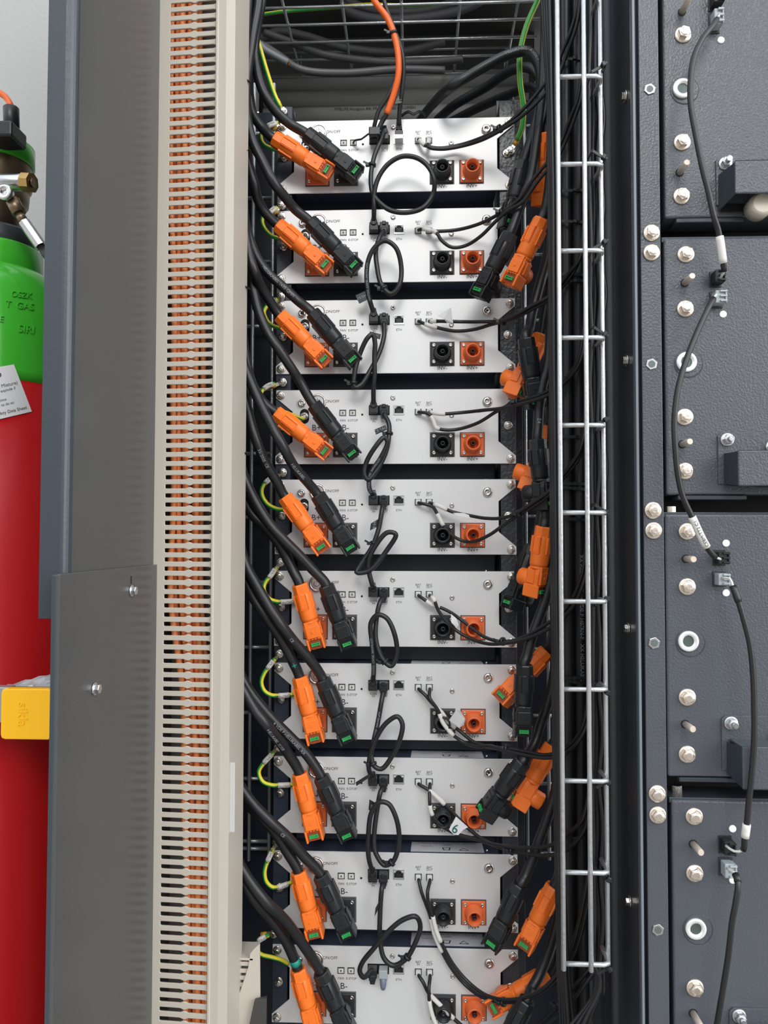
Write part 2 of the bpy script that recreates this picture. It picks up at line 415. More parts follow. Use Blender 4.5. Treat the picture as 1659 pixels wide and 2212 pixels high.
for s_, px, py, h in (('ON/OFF', 719, 1062, 6.2), ('FAN', 742, 1103.6, 4.9), ('E-STOP', 763.5, 1103.6, 4.9), ('CAN\nIN', 809, 1103.6, 4.8), ('CAN\nOUT', 831.5, 1103.6, 4.8), ('ETH', 862.8, 1103.4, 4.9),
                      ('BAT\nIN', 904, 1068.6, 4.6), ('BAT\nOUT', 927.5, 1068.6, 4.6), ('B+', 685, 1119.5, 13), ('B-', 748, 1119.5, 13), ('INV-', 955.6, 1187.6, 8.0), ('INV+', 1020, 1187.6, 8.0)):
    text_flat(s_, h, xx(px), zz(py), PY, mod)
socket(mod, xx(684.8), zz(1156.6), True, False); socket(mod, xx(747.2), zz(1156.6), False, False)
socket(mod, xx(955.6), zz(1156.6), False, True); socket(mod, xx(1019.5), zz(1156.6), True, True)
small_port(mod, xx(741.8), zz(1087), 'fan_port'); small_port(mod, xx(763), zz(1087), 'emergency_stop_port')
small_port(mod, xx(904), zz(1086), 'battery_port'); small_port(mod, xx(927.5), zz(1086), 'battery_port')
rj_port(mod, xx(862.8), zz(1081.8), 'network_port')
M().box(-22.5, 22.5, -1.6, .5, -10.4, 10.4, .5, seg=1).box(-20, 20, -1.9, 0, -8, 8).build('data_port_block', BLK, mod, (xx(820.3), -2.6, zz(1082)))
M().cyl((0, 0, 0), (0, -.6, 0), 2.3, 14).build('indicator_hole', BLK, mod, (xx(783.8), -3, zz(1091)))
put('torx_screw', ME_TORX, mod, (xx(850), -3, zz(1055))); put('torx_screw', ME_TORX, mod, (xx(975.7), -3, zz(1093)))
put('dome_screw', ME_DOME, mod, (xx(1051.6), -3, zz(1064.5))); put('dome_screw', ME_STUDN, mod, (xx(653), -3, zz(1066)))
slot = M(); slot.prism([(10*math.cos(a)*1.0, (6 if math.sin(a) > 0 else -6)+10*math.sin(a)) for a in [2*math.pi*k/24 for k in range(24)]], 0, -.7)
st = slot.build('earth_stud_slot', BLK, mod, (xx(659), -2.9, zz(1094))); put('earth_stud', ME_STUDN, st, (0, -.6, 0))
for ex in (-247, 247):
    for ez in (69, -69.5): bolt(mod, ME_BOLTS, ex, -3.2, ez, 'mounting_bolt')
INVY = [374, 569, 765.4, 961, 1156.3, 1355.5, 1556.8, 1761, 1967.5, 2173]
p5 = P(955.6, 1156.3, 0); LX = p5.x - xx(955.6)
ROWZ = []
mods = []
for i, y in enumerate(INVY):
    z = P(955.6, y, 0).z - zz(1156.6); ROWZ.append(z)
    o = mod if i == 0 else copy_tree(mod)
    mods.append(o); o.location = Vector((LX*S, 0, z*S+Z0))
    o['label'] = 'silver battery control module, %s from the top of the rack' % ORD[i]
def on_mod(i, px, py): return Vector((LX+xx(px), 0, ROWZ[i]+zz(py)))   # point on module i from reference-row pixel

# ================================================================== rack rails
def rail(side):
    nm = 'left' if side < 0 else 'right'
    t = thing('rack_rail', 'vertical dark steel rack rail %s' % ('on the left of the silver modules' if side < 0 else 'with bumpy paint, right of the silver modules'), 'rail', (LX, 0, 0), 'rack rails')
    zt = P(1100, 218, 3).z if side > 0 else P(600, 232, 3).z
    zb = FLZ; b = M()
    x0, x1 = (226, 259) if side > 0 else (-258, -226)
    b.box(x0, x1, 1, 6, zb, zt, .6, seg=1)
    xe = 256 if side > 0 else -256
    b.box(min(xe-3, xe+3), max(xe-3, xe+3), 6, 120, zb, zt)
    xi = 227 if side > 0 else -227
    b.box(min(xi, xi+3*side), max(xi, xi+3*side), 6, 120, zb, zt)
    o = b.build('rail_profile', NAVYR if side > 0 else NAVY, t)
    if side > 0:
        b = M(); b.box(262, 279, 40, 46, zb, zt+24, .6, seg=1); b.box(262, 266, 46, 120, zb, zt+24); b.box(259, 262, 30, 46, zb, zt+24); b.build('outer_flange', NAVYR, t)
    for i, z in enumerate(ROWZ):
        bolt(t, ME_BOLTS, 242*side if side > 0 else -244, 1, z+2, 'rail_bolt')
        pk = M(); pk.box(-15, 15, -1.4, 0, -58, 0, .6, seg=1); pk.build('pressed_pad', NAVYR if side > 0 else NAVY, t, (243*side, 1, z-14))
    return t
rail(-1); rail(1)

# ================================================================== plugs
def make_plug(m_b, kind):
    t = thing(kind+'_plug', 'plug', 'plug')
    hz = 43
    h = M()
    h.lathe([(18, 8), (18, 12.4), (5, 13.2), (5, 15.8), (7, 17.2), (26, 17.2), (30, 16)], 30, Matrix.Rotation(-math.pi/2, 4, 'Y'))      # collar along +z
    h.build('coupling_collar', m_b, t)
    h = M(); h.prism([(-26, -16), (-31, -10), (-31, 10), (-26, 16), (12, 17), (24, 14), (24, -14), (12, -17)], 27, 55, bev=2., axis='Z')
    h.box(-34, -9, 13.5, 18, 24, 59, 1.8); h.box(-34, -9, -18, -13.5, 24, 59, 1.8)
    h.box(-8, 17, -13, 13, 54, 59.5, 1.2); h.box(15, 27, -12.5, 12.5, 48, 58.6, 1.)
    for k in (-1.5, -.5, .5, 1.5): h.box(-11.5, -8.5, k*6.4-2.0, k*6.4+2.0, 54, 58, .6, seg=1)
    h.box(-34, -29, -11, 11, 28, 50, 1.5)
    h.box(-6, 20, -19, -16.4, 30, 46, 1); h.box(-6, 20, 16.4, 19, 30, 46, 1)
    hh = h.build('head_housing', m_b, t)
    h = M()
    for k in (-1, 0, 1): h.box(-12.5, -8, k*6.4-1.3, k*6.4+1.3, 55.5, 58.4)
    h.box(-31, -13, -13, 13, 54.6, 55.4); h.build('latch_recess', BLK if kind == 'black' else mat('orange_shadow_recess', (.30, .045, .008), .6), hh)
    M().lathe([(59.4, 2.7), (60.4, 2.7), (60.7, 2.2)], 18, Matrix.Rotation(-math.pi/2, 4, 'Y') @ Matrix.Translation((0, 0, 0))).build('round_mark', m_b, hh).location = Vector((5*S, 0, 0))
    g = M(); g.box(-24.6, -23.2, -7.5, 7.5, 55, 60, .3, seg=1); g.box(-19.8, -18.4, -7.5, 7.5, 55, 60, .3, seg=1); g.box(-24, -19, -7.5, 7.5, 55, 57)
    g.box(-25.2, -17.8, -9, -7, 55.5, 60.5, .4, seg=1); g.box(-25.2, -17.8, 7, 9, 55.5, 60.5, .4, seg=1)
    g.build('locking_clip', GREEN, t)['label'] = 'green locking clip'
    b = M(); tr = Matrix.Translation((0, 0, hz-1))
    b.lathe([(20, 14.5), (23, 15.8), (23.5, 17.2), (26, 17.2), (26.4, 16.7), (29, 16.7), (29.5, 17.9), (34, 18.5), (66, 18.6), (84, 17.9), (87, 16.6), (88.5, 15)], 40, tr)
    for an in (0, 90, 180, 270):
        for off in (-1, 1):
            q = tr @ Matrix.Rotation(math.radians(an), 4, 'X')
            b.box(54, 86, off*8.2-.45, off*8.2+.45, 14.0, 19.2, .2, q, 1)
        b.box(53.5, 55, -8.2, 8.2, 14.8, 19.2, .2, tr @ Matrix.Rotation(math.radians(an), 4, 'X'), 1)
        b.box(56, 86, -6.4, 6.4, 14, 19.15, .5, tr @ Matrix.Rotation(math.radians(an), 4, 'X'), 1)
    b.build('barrel', m_b, t)
    n_ = M(); n_.lathe([(86, 16.4), (87, 17.6), (104, 17.2), (106.5, 15.8), (106.5, 11.6), (98, 10.8)], 8, tr, a0=math.pi/8); n_.build('gland_nut', m_b, t)
    return t
PROTO = {'orange': make_plug(ORP, 'orange'), 'black': make_plug(BLP, 'black')}
USED = {'orange': False, 'black': False}
def place_plug(kind, loc, a, h, label, group, parts_scale=1.):
    a = a.normalized(); h = (h-a*h.dot(a)).normalized(); b = h.cross(a)
    R_ = Matrix((a, b, h)).transposed()
    o = PROTO[kind] if not USED[kind] else copy_tree(PROTO[kind]); USED[kind] = True
    o.location = loc*S + Vector((0, 0, Z0)); o.rotation_euler = R_.to_euler()
    tag(o, label, 'plug', group)
    return o, R_
def cable(pts, r, label, m=BLC, name='power_cable', cat='cable', group=None, n=14, **k):
    # root = mesh itself with origin at its first point
    o0 = pts[0].copy(); b = M(); b.tube([p-o0 for p in pts], r, n, **k)
    o = b.build(name, m, None, o0); tag(o, label, cat, group); o['__o'] = [o0.x, o0.y, o0.z]
    return o
ORG = {}
def child_tube(par, pts, r, name, m, lab=None, n=12, **k):
    o0 = Vector(par['__o']); b = M(); b.tube([p-o0 for p in pts], r, n, **k)
    o = b.build(name, m, par)
    if lab: o['label'] = lab
    return o
def child_tie(par, path, frac, r, m=BLP, tilt=0.):
    o0 = Vector(par['__o']); c = cum(path); s_ = frac*c[-1]; i = min(range(len(c)), key=lambda j: abs(c[j]-s_)); i = max(1, min(i, len(path)-2))
    t = (path[i+1]-path[i-1]).normalized(); p = path[i]-o0
    q = Vector((1, 0, 0)).rotation_difference(t).to_matrix().to_4x4(); q.translation = p
    b = M(); b.lathe([(-2.6, r-1), (-2.6, r+1.2), (2.6, r+1.2), (2.6, r-1)], 18, q)
    b.box(-3.8, 3.8, -4.2, 4.2, -4, 3, .8, Matrix.Translation(p+Vector((-(r+3.5), -2, 0))), 1)
    b.box(-8, 0, -1.6, -.6, -2, 2, 0, Matrix.Translation(p+Vector((-(r+5), -3, 2))) @ Matrix.Rotation(.5, 4, 'Y'))
    return b.build('cable_tie', m, par)

# left-hand plugged connectors and their cables
CAPS = [((592.8, 305), (664, 296.5)), ((599.7, 489.5), (670, 483)), ((605, 683.7), (674.6, 678)), ((596, 892), (679.6, 877)), ((617, 1072.5), (688, 1070)),
        ((648.3, 1259), (705, 1261.5)), ((647, 1459), (696.5, 1464)), ((646.3, 1665), (692, 1672)), ((643.6, 1876.7), (689, 1879.5)), ((642, 2084), (688, 2087))]
OC = [[(580, 291), (567.5, 277), (546, 246), (540, 217), (536, 169), (541, 96), (550, 0), (553, -240)],
      [(590, 474), (572.5, 459), (557, 431), (550, 400), (536, 349.6), (526.5, 277), (526, 210), (533, 110), (545, 0), (549, -240)],
      [(596, 668), (583, 650), (562, 615), (549, 585), (538, 550), (526, 480), (519, 380), (517, 250), (525, 120), (535, 0), (538, -240)],
      [(582, 880), (570, 870), (548, 836), (536, 800), (526, 740), (520, 650), (517, 500), (516, 350), (520, 180), (528, 40), (531, -240)],
      [(606, 1053), (601, 1046), (577, 1005), (555.5, 957), (541, 908.5), (529, 860), (521, 824), (513, 740), (511, 600), (511, 400), (514, 200), (520, 60), (523, -240)],
      [(640, 1242), (630, 1226.5), (603.7, 1176), (572, 1137.5), (543.4, 1108.6), (524, 1072), (510, 1029), (505, 950), (505, 700), (507, 400), (510, 200), (512, -240)],
      [(638, 1442), (630, 1424), (606, 1378), (577, 1335), (548, 1291.6), (526.5, 1248), (512, 1212), (502, 1130), (498, 900), (498, 500), (498, 100), (500, -240)],
      [(632, 1648), (614.5, 1616.6), (596.4, 1593), (572, 1561.6), (548, 1530), (524, 1489), (505, 1460), (493, 1400), (487, 1250), (485, 900), (485, 300)],
      [(632, 1862), (617, 1835), (595, 1799), (562, 1763), (531.5, 1733), (515, 1705), (502, 1675), (488, 1600), (480, 1400), (478, 900)],
      [(633, 2068), (617, 2031.7), (584, 1984.6), (545, 1937.6), (520.4, 1898.8), (502, 1850), (488, 1780), (476, 1600), (472, 1200)]]
BC = [[(650, 286), (630, 270), (601, 246), (572, 205), (555.5, 157), (549, 116), (556, 48), (565, 0), (568, -240)],
      [(656, 470), (638, 452.5), (616, 426.5), (591.6, 395), (567.5, 349.6), (546, 306), (533, 253), (532, 180), (545, 80), (558, 0), (561, -240)],
      [(661, 665), (644, 650), (616, 624), (583, 593.6), (557, 559), (542, 524), (530, 480), (524, 400), (521, 300), (526, 150), (540, 0), (544, -240)],
      [(669, 863), (648, 825), (631, 797.6), (605, 758.5), (579, 719.5), (559.5, 676), (546.5, 626), (536, 583), (525, 520), (519, 430), (517, 300), (521, 150), (531, 20), (534, -240)],
      [(678, 1057), (664, 1041), (635, 1007), (611, 964), (587, 920.5), (560, 867.5), (538.6, 819), (527, 790), (517, 720), (514, 600), (512, 450), (515, 200), (523, 0), (525, -240)],
      [(697.7, 1250), (676, 1231), (642, 1195), (608.5, 1161.6), (579.6, 1128), (548, 1077), (526.5, 1029), (514, 981), (507, 900), (506, 700), (507, 400), (512, 100), (516, -240)],
      [(686, 1450), (668.8, 1424), (635, 1385.6), (603.7, 1344.7), (577, 1303.7), (553, 1262.7), (530, 1219), (513, 1150), (503, 1060), (501, 800), (502, 400), (505, -240)],
      [(681, 1658), (664, 1631.6), (620.5, 1585.8), (591.6, 1556.8), (558, 1518), (533.7, 1484.5), (513, 1441), (500, 1400), (492, 1280), (490, 1000), (490, 500)],
      [(676, 1868), (656, 1849), (622.8, 1810), (581, 1771.6), (548, 1738), (523, 1705), (503, 1668), (490, 1600), (484, 1400), (482, 1000)],
      [(674, 2070), (650.5, 2034.4), (614.5, 1987), (573, 1946), (540, 1904), (515, 1863), (499, 1821), (486, 1720), (478, 1500), (476, 1200)]]
PRT = {(2, 1): ('HELUKABEL 1x35 QMM', 40), (4, 0): ('35/202E  CE', 60), (6, 1): ('CE', 120), (7, 0): ('HELUKABEL 35/202E', 60), (7, 1): ('4 VDE P HELUKABEL XX', 40), (8, 1): ('CE', 130), (0, 1): ('', 0), (4, 1): ('HELUKABEL', 50)}
for i in range(10):
    for j, kind in enumerate(('orange', 'black')):
        base = on_mod(i, 684.8 if j == 0 else 747.2, 1156.6); base.y = -6
        hc = base + Vector((0, -43, 0))
        cap = P(*CAPS[i][j], -52.0)
        d = cap - hc; L = d.length; dxz = math.hypot(d.x, d.z)
        out_ = -(max(0., 105.**2 - dxz**2))**.5 if dxz < 103 else -8.
        out_ = max(out_, -16.)
        a = Vector((d.x, out_, d.z))
        o, R_ = place_plug(kind, base, a, Vector((0, -1, 0)), '%s angled cable plug on the %s socket of the %s module' % (kind, 'B+' if j == 0 else 'B-', ORD[i]), '%s plugs on the left sockets' % kind)
        nut = base + R_ @ Vector((98, 0, 42)); dirv = R_ @ Vector((1, 0, 0))
        dep = -70 - 17*((i*2+j) % 5) - 4*(i % 2)
        pts = (OC if j == 0 else BC)[i]
        n = len(pts); P3 = [nut, nut+dirv*14]
        for k, q in enumerate(pts):
            if k == 0: continue
            f_ = min(1., k/3.0); P3.append(P(q[0], q[1], (-54)*(1-f_)+dep*f_))
        path = catmull(P3, 7)
        r = 10.2 if i < 5 else 10.6
        c = cable(path, r, 'thick black cable leading to the %s plug on the left of the %s module' % (kind, ORD[i]), group='thick cables of the left bundle')
        if PRT.get((i, j), ('', 0))[0]:
            s_, s0 = PRT[(i, j)]; o0 = Vector(c['__o'])
            text_tube(s_, 6.2, path, r, s0+ (len(s_)*6), c, flip=True, origin=o0)
        if i in (6,) and j == 0:
            text_tube('+', 16, path, r, 48, c, MARK, flip=True, origin=Vector(c['__o']))
        if i == 9 and j == 0: child_tube(c, sub(path, .02, .045), r+.4, 'colour_mark', MARK, 'teal marker patch')

# right-hand plugs hanging free
HANG = [('orange', (1183, 290), (1176, 392), -95, -70, (.5, -.5, 0), 'behind the cables right of the topmost module', [(1190, 240), (1190, 120), (1186, 0), (1185, -240)]),
        ('black', (1131, 352), (1101, 472), -70, -60, (.35, -1, 0), 'hanging over the right edge of the topmost module', [(1141, 320), (1156, 270), (1168, 200), (1163, 140), (1140, 112), (1100, 118), (1040, 148), (980, 185), (935, 225, 120), (905, 262, 330)]),
        ('black', (1101.6, 507), (1052, 607), -100, -85, (-.9, -.9, -.2), 'hanging beside the INV+ socket of the second module', [(1116, 470), (1130, 430), (1147, 385), (1160, 300), (1172, 200), (1178, 80), (1180, -240)]),
        ('orange', (1169.5, 475), (1120, 580), -140, -120, (-.75, -1, 0), 'hanging right of the second module', [(1180, 448), (1187, 400), (1192, 300), (1194, 150), (1194, -240)]),
        ('orange', (1168, 726), (1118, 832), -60, -60, (.85, -.4, 0), 'half hidden right of the third module', [(1174, 700), (1184, 640), (1192, 560), (1196, 400), (1197, 200)]),
        ('black', (1136, 732), (1151, 836), -120, -105, (.05, -1, 0), 'hanging right of the third module, clip facing out', [(1143, 712), (1149, 680), (1163.8, 622.5), (1181, 559), (1188, 500), (1192, 380), (1194, 250)]),
        ('orange', (1187, 925), (1149, 1030), -60, -60, (.9, -.3, 0), 'half hidden right of the fourth module', [(1189, 900), (1192, 840), (1195, 750), (1198, 600)]),
        ('black', (1161, 950), (1170, 1056), -120, -110, (.8, -.5, 0), 'hanging right of the fourth module', [(1162, 925), (1163.8, 886.8), (1172.5, 829), (1183, 790), (1190, 700), (1195, 600)]),
        ('black', (1150, 1180), (1118, 1274), -40, -45, (-.9, -.5, 0), 'half hidden between fifth and sixth modules', [(1160, 1150), (1172, 1100), (1184, 1040), (1192, 940)]),
        ('orange', (1175, 1138.5), (1159, 1254), -130, -115, (.75, -.65, 0), 'hanging upright right of the fifth module', [(1178, 1103.8), (1182, 1060), (1190, 980), (1196, 880)]),
        ('orange', (1180, 1408), (1096, 1496), -60, -60, (-.6, -1, .3), 'lying across behind the seventh module black plug', [(1192, 1385), (1198, 1350), (1202, 1280), (1203, 1150)]),
        ('black', (1133, 1437), (1130, 1556), -120, -115, (0, -1, 0), 'hanging straight down right of the seventh module', [(1137.7, 1420), (1149, 1378), (1163.8, 1336), (1178, 1295.5), (1190, 1243), (1195, 1150), (1198, 1040)]),
        ('orange', (1192, 1612), (1138, 1706), -70, -75, (-.75, .1, .6), 'hanging right of the eighth module', [(1203, 1590), (1208, 1540), (1209, 1450), (1208, 1300)]),
        ('black', (1129, 1646), (1062, 1738), -120, -100, (-.8, -.25, .6), 'crossing the right edge of the eighth module', [(1138, 1632), (1155, 1605), (1168, 1565), (1180, 1530), (1195.6, 1470), (1203, 1380), (1206, 1250)]),
        ('black', (1124.7, 1912), (1070, 2026), -110, -100, (-.55, -1, 0), 'hanging over the right edge of the ninth module', [(1134, 1895), (1149, 1860), (1166.7, 1811), (1184, 1762), (1202, 1700), (1210, 1600), (1213, 1450)]),
        ('orange', (1196.5, 1915), (1142, 2026), -110, -100, (-.55, -1, 0), 'hanging in the open right of the ninth module', [(1206, 1895), (1213, 1860), (1217, 1780), (1217, 1650)]),
        ('orange', (1185, 2105), (1092, 2158), -60, -60, (-.5, -1, 0), 'lying slanted right of the tenth module', [(1200, 2085), (1210, 2040), (1216, 1960)]),
        ('black', (1138, 2161), (1086, 2262), -120, -110, (-.4, -1, 0), 'lowest on the right, cut off by the frame', [(1146, 2141), (1166.7, 2103), (1187, 2051), (1204, 1985), (1213, 1900), (1216, 1750)])]
for k, (kind, cp, hd, yc, yh, hv, lab, pts) in enumerate(HANG):
    C_ = P(*cp, yc); H_ = P(*hd, yh); a = (C_-H_).normalized(); h = Vector(hv); h = (h-a*h.dot(a)).normalized()
    base = C_ - a*105 - h*42
    o, R_ = place_plug(kind, base, a, h, 'loose %s angled plug %s' % (kind, lab), 'loose plugs on the right')
    nut = C_ - a*8; P3 = [nut, nut+a*14]
    n = len(pts); dep = -60-18*(k % 4)
    for q_i, q in enumerate(pts):
        f_ = min(1., (q_i+1)/2.5); Yq = q[2] if len(q) > 2 else yc*(1-f_)+dep*f_
        P3.append(P(q[0], q[1], Yq))
    path = catmull(P3, 7)
    c = cable(path, 10.4, 'thick cable of the loose %s plug %s' % (kind, lab), group='thick cables of the right bundle')
    if k in (1, 4): text_tube('HELUKABEL  4 VDE P H07RN', 6.4, path, 10.4, 300, c, flip=True, origin=Vector(c['__o']))
    if k == 7: text_tube('E4', 8, path, 10.4, 50, c, flip=True, origin=Vector(c['__o']))
for q, lab, dy in (([(945, 258, 330), (985, 225, 220), (1050, 188, 150), (1110, 150, 60), (1150, 150, 10), (1176, 200, -20), (1184, 330, -30), (1190, 520, -30), (1196, 800, -30)], 'upper', 0),
               ([(975, 262, 380), (1040, 230, 260), (1100, 205, 160), (1150, 190, 80), (1186, 240, 30), (1192, 420, 20), (1199, 700, 10), (1203, 1100, 0)], 'lower', 0)):
    cable(W(q, step=8), 11, 'thick black cable curving from behind the topmost module, %s one behind the loop' % lab, group='thick cables of the right bundle')

# ================================================================== data patch cables
def jack(par_o, x, z, mcol=BLP, boot=1, ang=0.):
    pass
JUMP = [[(830, 291), (822, 305), (808, 340), (801, 385), (806, 420), (822, 440), (845, 455), (880, 459), (915, 448), (936, 418), (938, 390), (925, 360), (900, 341), (868, 338), (838, 355), (817, 385), (808, 420), (808, 450), (808, 482)],
        [(828.6, 494), (820, 513), (812, 541.5), (814.5, 576), (824, 615), (844, 635), (861, 620), (867, 580), (855, 535), (831, 520), (809, 535), (796, 561), (792, 593.6), (796, 637), (806, 682)],
        [(831, 691), (829.7, 724), (820, 760.7), (800, 800), (779, 832), (765.7, 836.6), (766, 806), (776.5, 767), (794, 730), (805, 722), (810, 740), (809, 767), (809, 811), (807, 835), (808, 878)],
        [(830, 886), (840, 916), (840, 945), (833, 978), (813, 1017), (795, 1036), (787, 1025), (791, 1000), (811, 965), (830, 945), (837, 954), (823, 988), (799, 1026.6), (798, 1055), (806, 1075)],
        [(830, 1082), (825.5, 1101), (818, 1142), (804, 1181), (777, 1222), (770, 1236), (796.6, 1233), (837.6, 1186), (855, 1154), (837.6, 1150), (813, 1176), (796.6, 1210), (797, 1235), (804, 1262.7), (808, 1275)],
        [(828, 1280), (821, 1301), (813.5, 1335), (812, 1381), (825.5, 1422), (845, 1438.7), (857, 1412), (852, 1369), (835, 1335), (816, 1328), (801.5, 1344.7), (804, 1393), (807.5, 1441), (807.5, 1476)],
        [(828, 1482), (824.5, 1513.6), (816, 1561.7), (807.5, 1600), (802, 1630), (808, 1654), (824, 1661), (847, 1633), (866, 1590), (869, 1563), (859, 1548), (837.6, 1559), (816, 1588), (800, 1630), (797, 1662), (803, 1680)],
        [(829, 1684), (822, 1710.7), (813.8, 1755), (808, 1807.6), (811, 1840.8), (830.4, 1868.5), (849.7, 1860), (862, 1816), (855.3, 1766), (838.7, 1736), (819.4, 1733), (802.7, 1755), (796, 1799), (796, 1849), (801, 1890)],
        [(829, 1886), (825, 1918), (821, 1973.6), (821, 2029), (830, 2070.5), (849.8, 2085.7), (877.5, 2070.5), (897, 2037), (908, 2002), (898, 1980), (870, 1987), (836, 2015), (808, 2048), (783, 2078.8), (777, 2098), (786, 2111), (800, 2110)]]
TIE = [.14, .30, .40, .12, .20, .32, .32, .36, .40]
def plug_body(par, c, up):
    o0 = Vector(par['__o']); b = M(); p = c-o0
    b.box(-9.5, 9.5, -24, -2, -9, 9, 1.5, Matrix.Translation(p))
    b.box(-4, 4, -27, -22, 2, 10, 1, Matrix.Translation(p), 1)
    b.box(-7, 7, -26, -16, 3 if up else -14, 14 if up else -3, 1.5, Matrix.Translation(p), 1)
    for k in range(3):
        z = (14+k*3) if up else -(14+k*3); b.box(-6+k*.5, 6-k*.5, -25+k*.5, -17-k*.5, z-1, z+1, .4, Matrix.Translation(p), 1)
    return b.build('data_plug', BLP, par)
for i, pts in enumerate(JUMP):
    n = len(pts); P3 = []
    a0 = on_mod(i, 831, 1082); b0 = on_mod(i+1, 809, 1082)
    P3.append(a0+Vector((0, -22, -10 if i else 8)))
    for k, q in enumerate(pts[1:-1]):
        f_ = (k+1)/(n-1); base_y = -26-24*math.sin(math.pi*f_)-(9 if f_ > .5 else 0); P3.append(P(q[0], q[1], base_y))
    P3.append(b0+Vector((0, -21, 10)))
    path = catmull(P3, 4)
    c = cable(path, 5.1, 'black data patch cable looped between the %s and %s modules' % (ORD[i], ORD[i+1]), name='patch_cable', group='data patch cables', n=12)
    plug_body(c, a0, i == 0); plug_body(c, b0, i != 8)
    child_tie(c, path, TIE[i], 7)
    if i in (1, 3, 5, 6): text_tube('VERIFIED  CAT5E  24AWG UTP', 4.2, path, 5.1, cum(path)[-1]*(.78 if i != 6 else .1)+ 75, c, flip=True, origin=Vector(c['__o']))
# folded flag labels on patch cables
def flag(par, pts, y, body=None, sz=6):
    o0 = Vector(par['__o']) ; v = [P(q[0], q[1], y)-o0 for q in pts]
    b = M(); f_ = [b.b.verts.new(p) for p in v]; g = [b.b.verts.new(p+Vector((0, 1, 0))) for p in v]
    b.b.faces.new(f_); b.b.faces.new(g[::-1])
    for i in range(len(v)): b.b.faces.new((f_[i], g[i], g[(i+1) % len(v)], f_[(i+1) % len(v)]))
    o = b.build('flag_label', BLP, par)
    if body:
        c = sum(v, Vector())/len(v); dv = v[1]-v[0]
        text_flat(body, sz, c.x, c.z, c.y-1, o, WPRINT, math.atan2(dv.z, dv.x), th=0.05)
    return o
PC = {o['label']: o for o in bpy.data.objects if o.name.startswith('patch_cable')}
def pc(i): return PC['black data patch cable looped between the %s and %s modules' % (ORD[i], ORD[i+1])]
flag(pc(1), [(768, 638), (790, 628), (798, 645), (776, 656)], -38, 'CE EAC', 5)
flag(pc(2), [(799, 716), (823, 722), (821, 733), (797, 727)], -38, 'CE FC', 5)
flag(pc(3), [(809, 928), (833, 918), (836, 928), (812, 939)], -38, 'CE EAC', 6)
flag(pc(4), [(799, 1146), (801, 1131), (819, 1120), (817, 1137)], -36, 'CE EAC', 5)
flag(pc(6), [(768, 1690), (794, 1674), (797, 1680), (770, 1698)], -36)
flag(pc(7), [(796, 1749), (798, 1727), (812, 1735), (811, 1760)], -42, 'CE', 6)
flag(pc(8), [(809, 1980), (811, 1962), (820, 1945), (817, 1965)], -40)
# grey-blue plug without a cable on the tenth module
a0 = on_mod(9, 831, 1082); t = thing('terminator_plug', 'grey blue terminating plug hanging out of the CAN OUT port of the tenth module', 'plug', a0)
M().box(-9, 9, -24, -3, -10, 8, 2).build('plug_body', GPL, t); M().lathe([(0, 7), (18, 6.5), (26, 4.5), (28, 2)], 16, Matrix.Translation((0, -16, -8)) @ Matrix.Rotation(math.pi/2, 4, 'Y')).build('boot', BLUEG, t)
# network cable and main data cable of the topmost module
pts = [(822, -40, -60), (832, 10, -60), (850, 60, -62), (868, 110, -60), (872, 150, -55), (868, 200, -45), (863, 240, -34), (862, 272, -24)]
path = W(pts); c = cable(path, 4.6, 'thin black network cable coming from above to the ETH port of the topmost module', name='network_cable')
b = M(); o0 = Vector(c['__o']); p = on_mod(0, 862.8, 1082)-o0
b.box(-8.5, 8.5, -26, -2, -8, 9, 1, Matrix.Translation(p), 1)
for k in range(6): b.box(-7+k*.4, 7-k*.4, -27, -17, 11+k*4.2, 13.6+k*4.2, .6, Matrix.Translation(p), 1)
b.box(-4, 4, -25, -19, 8, 38, 1, Matrix.Translation(p), 1); b.build('plug_boot', BLP, c)
b = M(); b.box(-9, 9, -27, -1.8, -10, -1, .6, Matrix.Translation(p), 1); b.build('metal_plug_shield', ZINC, c)
flag(c, [(847, 209), (866, 207), (868, 222), (849, 225)], -44, 'CE EAC', 4.5)
pts = [(795, -40, -66), (808, 0, -66), (838, 42, -66), (855, 90, -64), (861, 130, -62), (860, 165, -58), (850, 205, -50), (835, 247, -42)]
path = W(pts); c = cable(path, 6.6, 'orange sheathed data cable arching down from above to the topmost module', ORS, 'sheathed_data_cable')
P3 = [path[-3], path[-1]]+[P(826, 262, -38), P(815, 283, -34), on_mod(0, 811, 1076)+Vector((0, -24, 4))]
child_tube(c, catmull(P3, 4), 5.2, 'black_sheath_end', BLC, 'black end of the orange data cable')
child_tie(c, path, .42, 7.5)
pts = [(862, 140, -58), (856, 170, -54), (838, 208, -48), (818, 240, -42), (811, 262, -38), (806, 285, -30)]
cable(W(pts), 4.4, 'thin black signal cable beside the orange data cable, above the topmost module', name='signal_cable')
path = W([(811, 283, -36), (795, 290, -30), (780, 301, -26), (767, 303, -18), (763, 309, -8)]); c = cable(path, 1.9, 'thin black signal wire plugged into the E-STOP port of the topmost module', name='signal_wire')
child_tube(c, sub([p+Vector((1.5, 1, 2)) for p in path], .4, 1), 1.1, 'red_core', mat('red_core', (.3, .02, .02), .5))
t = M().box(-12, 12, -6, 6, -9, 9, 2).build('wrapped_splice', BLP, c, P(809, 285, -40)-Vector(c['__o']))
t = thing('data_plug', 'black data plug in the CAN IN port of the topmost module', 'plug', on_mod(0, 809, 1082))
M().box(-9.5, 9.5, -22, -2, -9, 9, 1.5).build('plug_body', BLP, t); M().box(-5, 5, -26, -16, 4, 16, 1.5).build('boot', BLP, t)
